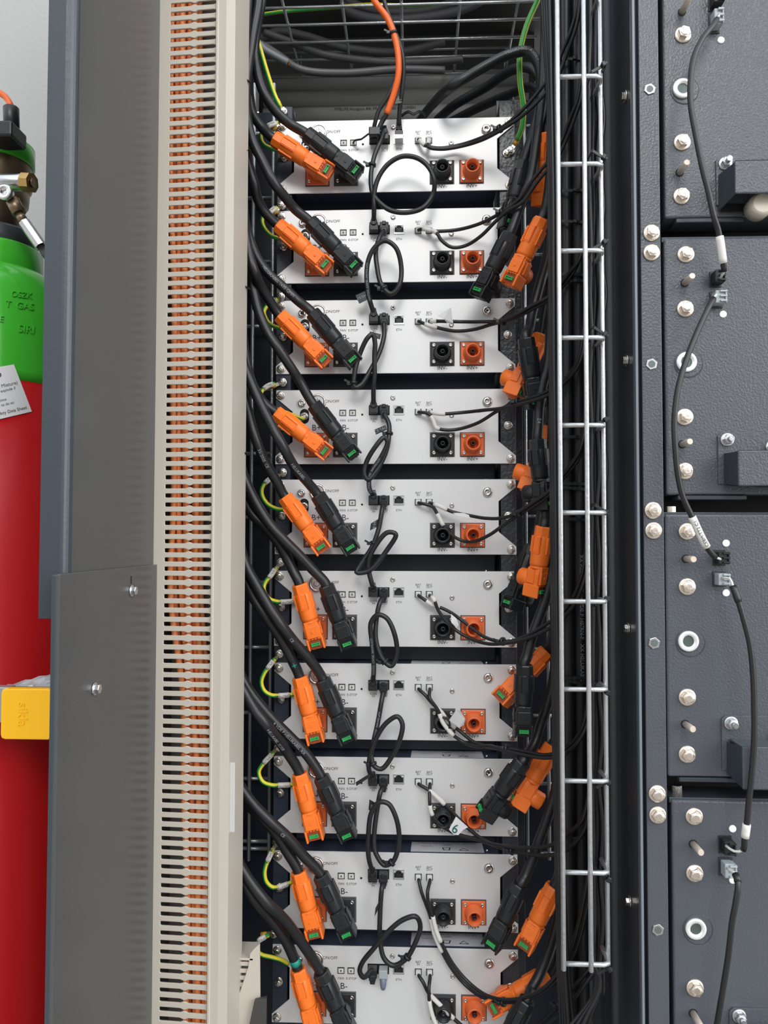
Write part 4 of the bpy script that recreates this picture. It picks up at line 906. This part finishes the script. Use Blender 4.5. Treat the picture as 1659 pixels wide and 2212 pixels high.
for i, d in enumerate(BM):
    YF = YB if i < 3 else YB+4
    o0 = P(d['x'], (d['top']+d['bot'])/2, YF); t = thing('battery_module', 'large grey steel battery module front, %s of the four on the right' % nmB[i], 'battery module', o0, 'battery modules on the right')
    zt = P(d['x']+20, d['top'], YF).z-o0.z; zb = P(d['x']+20, d['bot'], YF).z-o0.z
    M().box(0, 420, 0, 64, zb, zt, 4.0, seg=3).build('front_panel', GREYB, t)
    M().box(-3, 420, 3, 60, zt-6, zt+3, 1.2, seg=2).build('lid', GREYC, t)
    M().box(18, 130, -1, 40, zb-8, zb-1, 1., seg=1).build('lower_lip', GREYC, t)
    for q in d['big']: bolt(t, ME_BIG, *(P(*q, YF)-o0), 'panel_bolt')
    for q in d['stud']:
        p = P(q[0], q[1], YF)-o0; s_ = put('stud', STUD, t, p)
        M().lathe([(-.5, 7), (.6, 7)], 20, YX).build('stud_hole', BLK, s_)
    p = P(*d['ring'], YF)-o0
    M().lathe([(0, 24.2), (.5, 24.2), (.6, 22.8), (-.4, 22.4)], 40, YX).build('round_recess', GREYC, t, p+Vector((3.5, 0, -1))); M().lathe([(.0, 22.8), (.75, 22.8)], 40, YX).build('recess_floor', GREYB, t, p+Vector((3.0, 0, -.5)))
    r_ = M().lathe([(0, 16.8), (4, 16.8), (5, 15.8), (5, 9.8), (1, 9.3)], 40, YX).build('threaded_bush', mat('bush_zinc', (.85, .86, .86), .3, .4), t, p+Vector((-1, -.5, 1)))
    M().lathe([(.5, 9.2), (2, 9.2)], 30, YX).build('threaded_hole', mat('bush_shadow', (.10, .13, .12), .4, .5), r_)
    for q in d['led']: M().lathe([(0, 6.0), (1, 6.0), (1.6, 5)], 20, YX).build('round_button', LED, t, P(*q, YF)-o0)
    for (x0, y0, x1, y1), kd in d['sock']:
        a_ = P(x0, y0, YF)-o0; b_ = P(x1, y1, YF)-o0; wd = b_.x-a_.x; hg = a_.z-b_.z
        c_ = Vector(((a_.x+b_.x)/2, a_.y, (a_.z+b_.z)/2)); mc = BLP if kd == 'b' else GPL
        s_ = M().box(-wd/2, wd/2, -2, 0, -hg/2, hg/2, .5, seg=1).build('signal_socket', BLP if kd == 'b' else BLF, t, c_)
        b = M(); w2 = wd*.36; h2 = hg*.38
        b.box(-w2, w2, -20, -1, -h2, h2, 1., seg=1)
        for zz_ in (-h2*.85, -h2*.1, h2*.65): b.box(-w2*.2, w2*1.25, -24, -19, zz_, zz_+h2*.28, .4, seg=1)
        b.box(w2*.9, w2*1.2, -23, -4, -h2, h2, .4, seg=1); b.build('connector_housing', mc, s_)
    # bracket
    bx, by = d['br']; hh = [104, 108, 112, 112][i]
    k_ = M(); a_ = P(bx, by, YF)-o0; w_ = 140; dz = -hh*.79
    br = k_.prism([(a_.x+6, a_.z), (a_.x+w_, a_.z), (a_.x+w_, a_.z+dz), (a_.x, a_.z+dz), (a_.x, a_.z-6)], -3, 0, bev=.6).build('handle_bracket', GREYB, t)
    cx_, cy0, cy1, rx, ry0, ry1 = d['cov']; yc_ = YF-52
    k_ = M(); c0_ = P(cx_, cy0, yc_)-o0; c1_ = P(cx_, cy1, yc_)-o0; zb_ = c1_.z
    k_.box(c0_.x, c0_.x+150, -52, -49, c1_.z, c0_.z, 2.5, seg=3); k_.box(c0_.x+1, c0_.x+150, -50, -2, c0_.z-4, c0_.z-1, 0)
    k_.build('handle_cover', GREYB, br)
    r0_ = P(rx, ry0, YF)-o0; r1_ = P(rx, ry1, YF)-o0
    M().prism([(r0_.x+4, r1_.z-2), (r0_.x+150, r1_.z-2), (r0_.x+150, c1_.z-2), (r0_.x+4, c1_.z+6)], -3.6, -3.1).build('dark_opening', BLK, br)
    k_ = M(); v = [(r0_.x, -3, r0_.z), (c0_.x+1, -50, c0_.z-2), (c0_.x+1, -50, c1_.z+1), (r1_.x, -3, r1_.z)]
    f_ = [k_.b.verts.new(Vector(p)) for p in v]; g = [k_.b.verts.new(Vector(p)+Vector((2.5, 0, 0))) for p in v]
    k_.b.faces.new(f_); k_.b.faces.new(g[::-1])
    for q in range(4): k_.b.faces.new((f_[q], g[q], g[(q+1) % 4], f_[(q+1) % 4]))
    k_.build('side_cheek', GREYC, br)
    bn = put('bracket_nut', bolt_mesh(11.5, ZINC), br, a_+Vector((15, -3, -12))); M().cyl((0, 0, 0), (0, -20, 0), 4.5, 14).build('stud', ZINC, bn)
    if i == 0:
        M().lathe([(0, 20), (22, 20), (28, 15)], 28, YX).build('round_knob', RUST, br, Vector((c0_.x+52, -6, zb_-8)))
    if i in (1, 2):
        bn = put('bracket_nut', bolt_mesh(11.5, ZINC), br, a_+Vector((88, -3, -24 if i == 1 else -32)))
    if i in (2,): M().cyl((0, 0, 0), (0, 0, 10), 8, 6).build('lid_bolt', BOLTB, t, (16, 20, zt+3))
    if i in (3,): M().cyl((0, 0, 0), (0, 0, 12), 9, 6).build('lid_bolt', BOLT, t, (18, 30, zt+3))
# jumper cables between battery modules
JC = [([(1553, 34), (1540, 55), (1517, 84), (1499, 124), (1492, 170), (1492, 226), (1503.5, 294), (1517, 362), (1531, 418), (1544, 475), (1551, 495), (1561, 558), (1563.5, 586), (1556, 600)], (.84, .94), 'first and second'),
      ([(1547, 636), (1532, 661), (1511, 706), (1491.5, 753), (1474, 803), (1463, 848), (1456.6, 910), (1459, 972), (1462.7, 1013.6), (1473.5, 1068), (1495, 1116.6), (1522, 1173.5), (1541, 1200), (1556, 1208)], (.80, .92), 'second and third'),
      ([(1558, 1249), (1576.5, 1250), (1583, 1266), (1593, 1293), (1606, 1336), (1620, 1393), (1627, 1461), (1629, 1528.6), (1629, 1596), (1623, 1680), (1617, 1737), (1613, 1780), (1608, 1817), (1605.7, 1836), (1586, 1839), (1568, 1827)], (.83, .90), 'third and lowest'),
      ([(1570, 1876), (1588.6, 1888.6), (1594, 1906), (1590, 1945.7), (1581, 1994), (1573, 2065.7), (1561.4, 2137), (1548.6, 2212), (1530, 2290)], None, '')]
for k, (pts, sl_, lab) in enumerate(JC):
    n = len(pts); P3 = []
    for j, q in enumerate(pts):
        f_ = j/(n-1); P3.append(P(q[0], q[1], YB-24-38*math.sin(math.pi*min(1, f_*1.0))**.6 if f_ > 0 else YB-24))
    path = catmull(P3, 6)
    L1 = .06 if k > 1 else .02; L2 = .94 if k == 2 else (.97 if k < 2 else 1.)
    c = cable(sub(path, L1, L2), 4.6, 'black signal cable joining the %s battery modules' % lab if lab else 'black signal cable leaving the lowest battery module downwards', name='signal_cable', group='signal cables between battery modules')
    child_tube(c, sub(path, 0, L1+.02), 2.0, 'white_core', WHT, 'bare white core')
    if L2 < 1: child_tube(c, sub(path, L2-.02, 1), 2.0, 'white_core', WHT, 'bare white core')
    if sl_: child_tube(c, sub(path, *sl_), 6.2, 'marker_sleeve', OFFW, 'white marker sleeve')
    if k > 1: child_tube(c, sub(path, L1, L1+.06), 5.6, 'shrink_sleeve', BLP)
    if k == 1: text_tube('CEBM/TT2 C1', 5.5, path, 6.5, cum(path)[-1]*.905, c, PRINT, flip=True, origin=Vector(c['__o']))

# ================================================================== left: steel channel
A_ = PX(146, 1150, XL); YN = A_.y
xf = P(86, 1150, YN).x
zfb = P(90, 1336, YN).z
t = thing('steel_channel', 'tall dark grey steel channel with front flange left of the beige duct', 'channel', (XL, YN, 0))
# side web and flange, rounded corner
cor = []
for k in range(7):
    a_ = math.pi/2*k/6; cor.append((-14+14*math.sin(a_), 14-14*math.cos(a_)))
webz = P(300, 1215, -300)
M().prism([(0, 14), (0, 700)]+[(-5, 700), (-5, 14)], P(200, 1500, YN).z, ZT, axis='Z').build('side_web', PLATE, t)
fl = M(); fl.prism([(xf-XL, 0)]+cor+[(-5, 15), (-9, 9), (-14, 5), (xf-XL, 5)], zfb, ZT, axis='Z').build('front_flange', GREYC, t)
# lower side plate
ZL = PX(130, 1240, XL+7); YP = ZL.y
t = thing('side_plate', 'dark grey steel side plate with two bolts, lower left before the duct', 'plate', (XL+7, YP, 0))
M().box(-6, 0, 0, 760, FLZ, ZL.z, 1.6, seg=2).build('plate', PLATE, t)
M().box(-12, -5, 0, 6, FLZ, ZL.z-1, 1.6, seg=2).build('folded_edge', GREYC, t)
for px, py in ((283, 1276), (203, 1488)):
    p = PX(px, py, XL+7)-Vector((XL+7, YP, 0)); mx = Matrix.Translation(p)
    b = M(); b.lathe([(0, 9.5), (2.2, 9.5), (3, 8)], 26, mx); b.lathe([(3, 7.4), (8.5, 7.4), (9.3, 6.6)], 6, mx); b.build('plate_bolt', ZINC, t)
p = PX(283, 1256, XL+7)-Vector((XL+7, YP, 0)); M().box(0, .4, -2.2, 2.2, -4, 9).build('slot_hole', BLK, t, p)

# ================================================================== beige slotted duct with orange wires
YD = -250
c0 = P(418, 1150, YD); th = math.radians(4.0)
t = thing('slotted_cable_duct', 'tall beige slotted cable duct filled with orange wires', 'cable duct', (c0.x, YD, 0)); t.rotation_euler = (0, 0, -th)
def dl(px): return (P(px, 1150, YD).x-c0.x)/math.cos(th)
x0, xs, xm_, xe, xr, xq, x1 = dl(321), dl(354), dl(408), dl(458), dl(464), dl(481), dl(500)
zA = P(418, -260, YD).z; zB = P(418, 2450, YD).z
yz = P(418, 1199, YD).z-P(418, 1218.9, YD).z   # pitch
b = M()
b.box(x0, xs, 0, 3, zB, zA, .5, seg=1)
nb = int((zA-zB)/yz)+2; hb = yz*.275; zc0 = P(418, 1199, YD).z
k0 = int((zA-zc0)/yz)
for k in range(nb):
    z = zc0+(k0-k)*yz; hh_ = hb
    ptsb = [(xs-1, z-hh_-1.2), (xs+2, z-hh_), (xm_-8, z-hh_), (xm_-1.5, z-yz*.42), (xm_+1.5, z-yz*.42), (xm_+7, z-hh_), (xe-6, z-hh_), (xe+1, z-yz*.40),
            (xe+1, z+yz*.40), (xe-6, z+hh_), (xm_+7, z+hh_), (xm_+1.5, z+yz*.42), (xm_-1.5, z+yz*.42), (xm_-8, z+hh_), (xs+2, z+hh_), (xs-1, z+hh_+1.2)]
    b.prism(ptsb, 0, 3.4, bev=.9, seg=2)
b.build('slotted_wall', DUCT, t)
b = M(); b.box(xe, xr, -3.5, 3, zB, zA, 1.0, seg=1); b.prism([(xr-1, -1.5), (xq, -1.5), (x1, 1.5), (x1, 90), (x1-3, 90), (x1-3, 5), (xq-1, 2), (xr-1, 2)], zB, zA, axis='Z'); b.box(xr-6, xr-3, 0, 90, zB, zA)
b.build('cover', DUCT, t)
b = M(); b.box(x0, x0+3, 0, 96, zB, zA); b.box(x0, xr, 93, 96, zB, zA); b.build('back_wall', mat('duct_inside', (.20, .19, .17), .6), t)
b = M(); b.box(x1-1, x1+9, 8, 10, P(500, 1800, YD).z, P(500, 1648, YD).z, 1.5); b.build('edge_sticker', mat('grey_sticker', (.50, .50, .49), .5), t)['label'] = 'white sticker on the duct edge'
# orange wires
for k in range(8):
    pts = []
    for j in range(13):
        py = -60+-180+j*218
        if py < 300: c_, sp = 400, 8.8
        elif py < 1300: c_, sp = 404, 9.0
        else: c_, sp = 430, 8.5
        if py < 1300: xk = c_+(k-3.5)*sp
        else: xk = c_+(k-3.5)*sp*.95-(0 if py > 1600 else 10)
        pts.append((min(448 if py > 1100 else 440, max(364, xk+random.uniform(-5, 5))), py))
    cable(W(pts, -228+((k*5) % 3)*11, step=14), 5.6, 'orange insulated wire inside the beige slotted duct, %s from the left' % (ORD[k] if k else 'first'), ORW, 'orange_wire', 'wire', 'orange wires in the duct', 10)

# lower cross duct at the bottom
Yc = -175
q0 = P(496, 2068, Yc); t = thing('slotted_cable_duct', 'short beige slotted duct branching off at the lower left below the cables', 'cable duct', q0)
def lq(px, py, Y=Yc): return P(px, py, Y)-q0
wx = lq(540, 2068).x; b = M()

for k in range(18):
    z = -8-k*13; b.box(-12, wx, 0, 3, z-7.5, z, .5, seg=1)
b.build('slotted_wall', DUCT, t)
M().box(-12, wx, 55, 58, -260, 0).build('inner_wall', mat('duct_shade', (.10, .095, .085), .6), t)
b = M(); a1 = lq(541, 2058); a2 = lq(562, 2036); a3 = lq(563, 2160); a4 = lq(500, 2230); a5 = lq(541, 2085)
b.prism([(a1.x, a1.z), (a1.x+8, a1.z+10), (a2.x, a2.z), (a3.x, a3.z), (lq(520, 2260).x, lq(520, 2260).z), (lq(492, 2222).x, lq(492, 2222).z), (a5.x-3, a5.z)], -4, 0, bev=.8)
b.box(-12, a1.x+6, -4, 56, -3, 1, .6, seg=1); b.build('duct_flange', DUCT, t)
b = M(); b.prism([(lq(553, 2152).x, lq(553, 2152).z), (lq(578, 2146).x, lq(578, 2146).z), (lq(577, 2260).x, lq(577, 2260).z), (lq(530, 2260).x, lq(530, 2260).z)], -16, -6, bev=1.); b.build('end_block', mat('brown_grey', (.05, .045, .045), .5), t)

# ================================================================== gas cylinder, valve, strut on the left
YC = -100; cx0 = P(-20, 1150, YC); R0 = 158.
def cz(py): return P(-20, py, YC-(R0 if py > 610 else 0)).z
t = thing('gas_cylinder', 'tall red gas cylinder with green shoulder standing at the left edge', 'gas cylinder', (cx0.x, YC, 0))
VZ = Matrix.Rotation(-math.pi/2, 4, 'Y')
def turned(prof, n=64): return M().lathe([(z, r) for z, r in prof], n, VZ)
zg = cz(810)
turned([(FLZ, R0-6), (FLZ+10, R0), (zg, R0)]).build('body', RED, t)
dome = [(zg, R0+.2)]
ztop = cz(592)
for k in range(13):
    a_ = math.pi/2*k/12; dome.append((zg+20+(ztop-zg-20)*math.sin(a_), 86+(R0-86)*math.cos(a_)))
sh = turned(dome).build('shoulder', CGREEN, t)
turned([(ztop-8, 88), (ztop-2, 90), (cz(546), 90), (cz(542), 86)]).build('collar', CGREEN, t)
turned([(cz(552), 70), (cz(545), 80), (cz(512), 80), (cz(506), 76), (cz(502), 66), (cz(500), 40)]).build('neck_ring', mat('neck_grey', (.09, .10, .11), .35, .6), t)
turned([(cz(505), 44), (cz(460), 46), (cz(440), 60), (cz(415), 62), (cz(408), 50)]).build('valve_neck', BRONZE, t)
turned([(cz(412), 60), (cz(405), 66), (cz(330), 66), (cz(322), 60)]).build('valve_body', BRONZE, t)
turned([(cz(358), 67), (cz(356), 71), (cz(318), 71), (cz(314), 66)]).build('valve_ring', CGREEN, t)
def loc_(px, py, Y): return P(px, py, Y)-Vector((cx0.x, YC, 0))
b = M(); a_ = loc_(-30, 394, -185); e2 = loc_(52, 394, -185); b.cyl(a_, e2, 16, 24, bev=1.5); b.build('outlet_pipe', ZINC, t)
b = M(); b.cyl(e2, loc_(70, 395, -188), 19, 8); b.build('outlet_nut', BRASS, t); M().cyl(loc_(70, 395, -188), loc_(73, 395, -188), 9, 16).build('outlet_plug', BRONZE, t)
b = M(); b.box(-60, 32, -30, 30, -17, 14, 4); b.build('solenoid_connector', BLP, t, loc_(8, 292, -180))
M().cyl(loc_(25, 276, -180), loc_(24, 232, -180), 15, 20, bev=2).build('cable_gland', BLP, t)
b = M(); q = loc_(15, 420, -215); b.lathe([(0, 15), (12, 15), (13, 13), (13, 6), (8, 5)], 28, Matrix.Translation(q) @ YX); b.build('hose_swivel', CHROME, t)
pts = [q+Vector((6, 10, -8)), loc_(42, 462, -205), loc_(52, 480, -205)]
M().cyl(pts[0], pts[1], 13, 18).cyl(pts[1], pts[2], 9, 18).build('hose_ferrule', BRONZE, t)
M().cyl(pts[2], loc_(88, 532, -200), 11.5, 8).build('hose_nut', ZINC, t)
M().cyl(loc_(88, 532, -200), loc_(120, 580, -196), 8, 16).build('hose', BLC, t)
# wires on the valve
cable(W([(-40, 175, -180), (-5, 198, -180), (12, 210, -180), (22, 225, -180), (24, 242, -180)]), 6, 'short orange cable entering the black valve connector at the left edge', ORS, 'valve_cable')
# tag paper on cylinder : wrapped on the curved body
def on_cyl(px, py, extra=1.0):
    d = ray(px, py); ox, oy = CX-cx0.x, CY-YC; A2 = d.x**2+d.y**2; B2 = 2*(ox*d.x+oy*d.y); C2 = ox*ox+oy*oy-(R0+extra)**2
    t_ = (-B2-math.sqrt(max(0, B2*B2-4*A2*C2)))/(2*A2); return Vector((CX+d.x*t_, CY+d.y*t_, CZ+d.z*t_))
def wrap(poly_px, nx, ny, extra, name, m, par, o0):
    (ax, ay), (bx_, by_), (cx_, cy_), (dx, dy) = poly_px; b = M(); g = []
    for i in range(nx+1):
        col = []
        for j in range(ny+1):
            u, v = i/nx, j/ny; x = (ax*(1-u)+bx_*u)*(1-v)+(dx*(1-u)+cx_*u)*v; y = (ay*(1-u)+by_*u)*(1-v)+(dy*(1-u)+cy_*u)*v
            col.append(b.b.verts.new(on_cyl(x, y, extra)-o0))
        g.append(col)
    for i in range(nx):
        for j in range(ny): b.b.faces.new((g[i][j], g[i+1][j], g[i+1][j+1], g[i][j+1]))
    return b.build(name, m, par)
o0 = Vector((cx0.x, YC, 0))
lbp = wrap([(-80, 806), (30, 787), (69, 889), (-50, 917)], 12, 6, 1.2, 'hazard_label', WHITE, t, o0); lbp['label'] = 'white printed hazard label'
def wrap_text(body, size, px, py, rot, extra, m, par, name='lettering', th=0., align='RIGHT', rfun=None):
    src = text_mesh(body, size, align, th); b = bmesh.new(); b.from_mesh(src); c_, s_ = math.cos(rot), math.sin(rot)
    for v in b.verts:
        X, Y_ = v.co.x, v.co.y; qx, qy = px+X*c_-Y_*s_, py-(X*s_+Y_*c_); ex = extra
        for it in range(6 if rfun else 1):
            p = on_cyl(qx, qy, ex+v.co.z)
            if rfun: ex = rfun(p.z)-R0+extra
        v.co = (p-o0)*S
    me = bpy.data.meshes.new(name); b.to_mesh(me); b.free(); me.materials.clear(); me.materials.append(m); return put(name, me, par)
for s_, sz, x, y in (('6', 18, 3, 806), ('nitrog. Mixture)', 7.5, 38, 826), ('may explode if', 6, 33, 838), ('precautions', 6, 14, 862), ('if safe to do so', 6, 30, 869), ('use Safety Data Sheet', 7, 58, 880)):
    wrap_text(s_, sz, x, y, .23, 1.6, PRINT, lbp)
def dome_r(z):
    q = min(1., max(0., (z-zg-20)/(ztop-zg-20))); return 86+(R0-86)*math.sqrt(max(0, 1-q*q))
# embossed shoulder lettering (on the upright part of the shoulder)
for s_, sz, x, y in (('OSZK', 13, 70, 640), ('T  GAS', 15, 74, 664), ('E', 14, 8, 690), ('SIRI', 17, 76, 714)):
    wrap_text(s_, sz, x, y, -.12, .4, CGREEN, sh, 'embossed_lettering', 1.5, rfun=dome_r)
# strut with yellow cap
YS = -345
a_ = P(12, 1484, YS); e2 = P(121, 1594, YS); w_ = e2.x-a_.x; h_ = a_.z-e2.z
t = thing('strut_rail', 'grey mounting strut with square yellow end cap before the red cylinder', 'strut', (a_.x, YS, e2.z))
M().box(2, w_-2, -0, 20, 2, h_-2, 3).build('strut_profile', GREYW, t)
M().box(-120, 6, 3, 24, h_*.28, h_-1, 2).build('strut_arm', mat('galvanised_strut', (.38, .39, .40), .45, .6), t)
b = M(); b.prism([(8, 0), (w_-8, 0), (w_-2, 2), (w_, 8), (w_, h_-8), (w_-2, h_-2), (w_-8, h_), (8, h_), (2, h_-2), (0, h_-8), (0, 8), (2, 2)], -14, 2, bev=2.2, seg=3)
yc = b.build('end_cap', YCAP, t); yc['label'] = 'yellow plastic end cap'
b = M(); b.prism([(w_-3, 14), (w_+5, 24), (w_+4, 30), (w_-3, 22)], -8, -2); b.build('cap_tab', YCAP, yc)
text_flat('sikla', 17, w_*.42, h_*.5, -14.3, yc, YCAP, -math.pi/2, th=.7)
b = M(); f0 = P(12, 1484, YS+26)-Vector((a_.x, YS, e2.z)); g = []
for i in range(9):
    row = []
    for j in range(5):
        u, v = i/8, j/4; p = P(14+u*112, 1484-v*(4+30*u), YS+28+v*20)-Vector((a_.x, YS, e2.z)); row.append(b.b.verts.new(p+Vector((0, random.uniform(-4, 4), random.uniform(-2, 2)))))
    g.append(row)
for i in range(8):
    for j in range(4): b.b.faces.new((g[i][j], g[i+1][j], g[i+1][j+1], g[i][j+1]))
b.build('plastic_film', FILM, t)['label'] = 'crumpled clear film'

for o in bpy.data.objects:
    if '__o' in o: del o['__o']
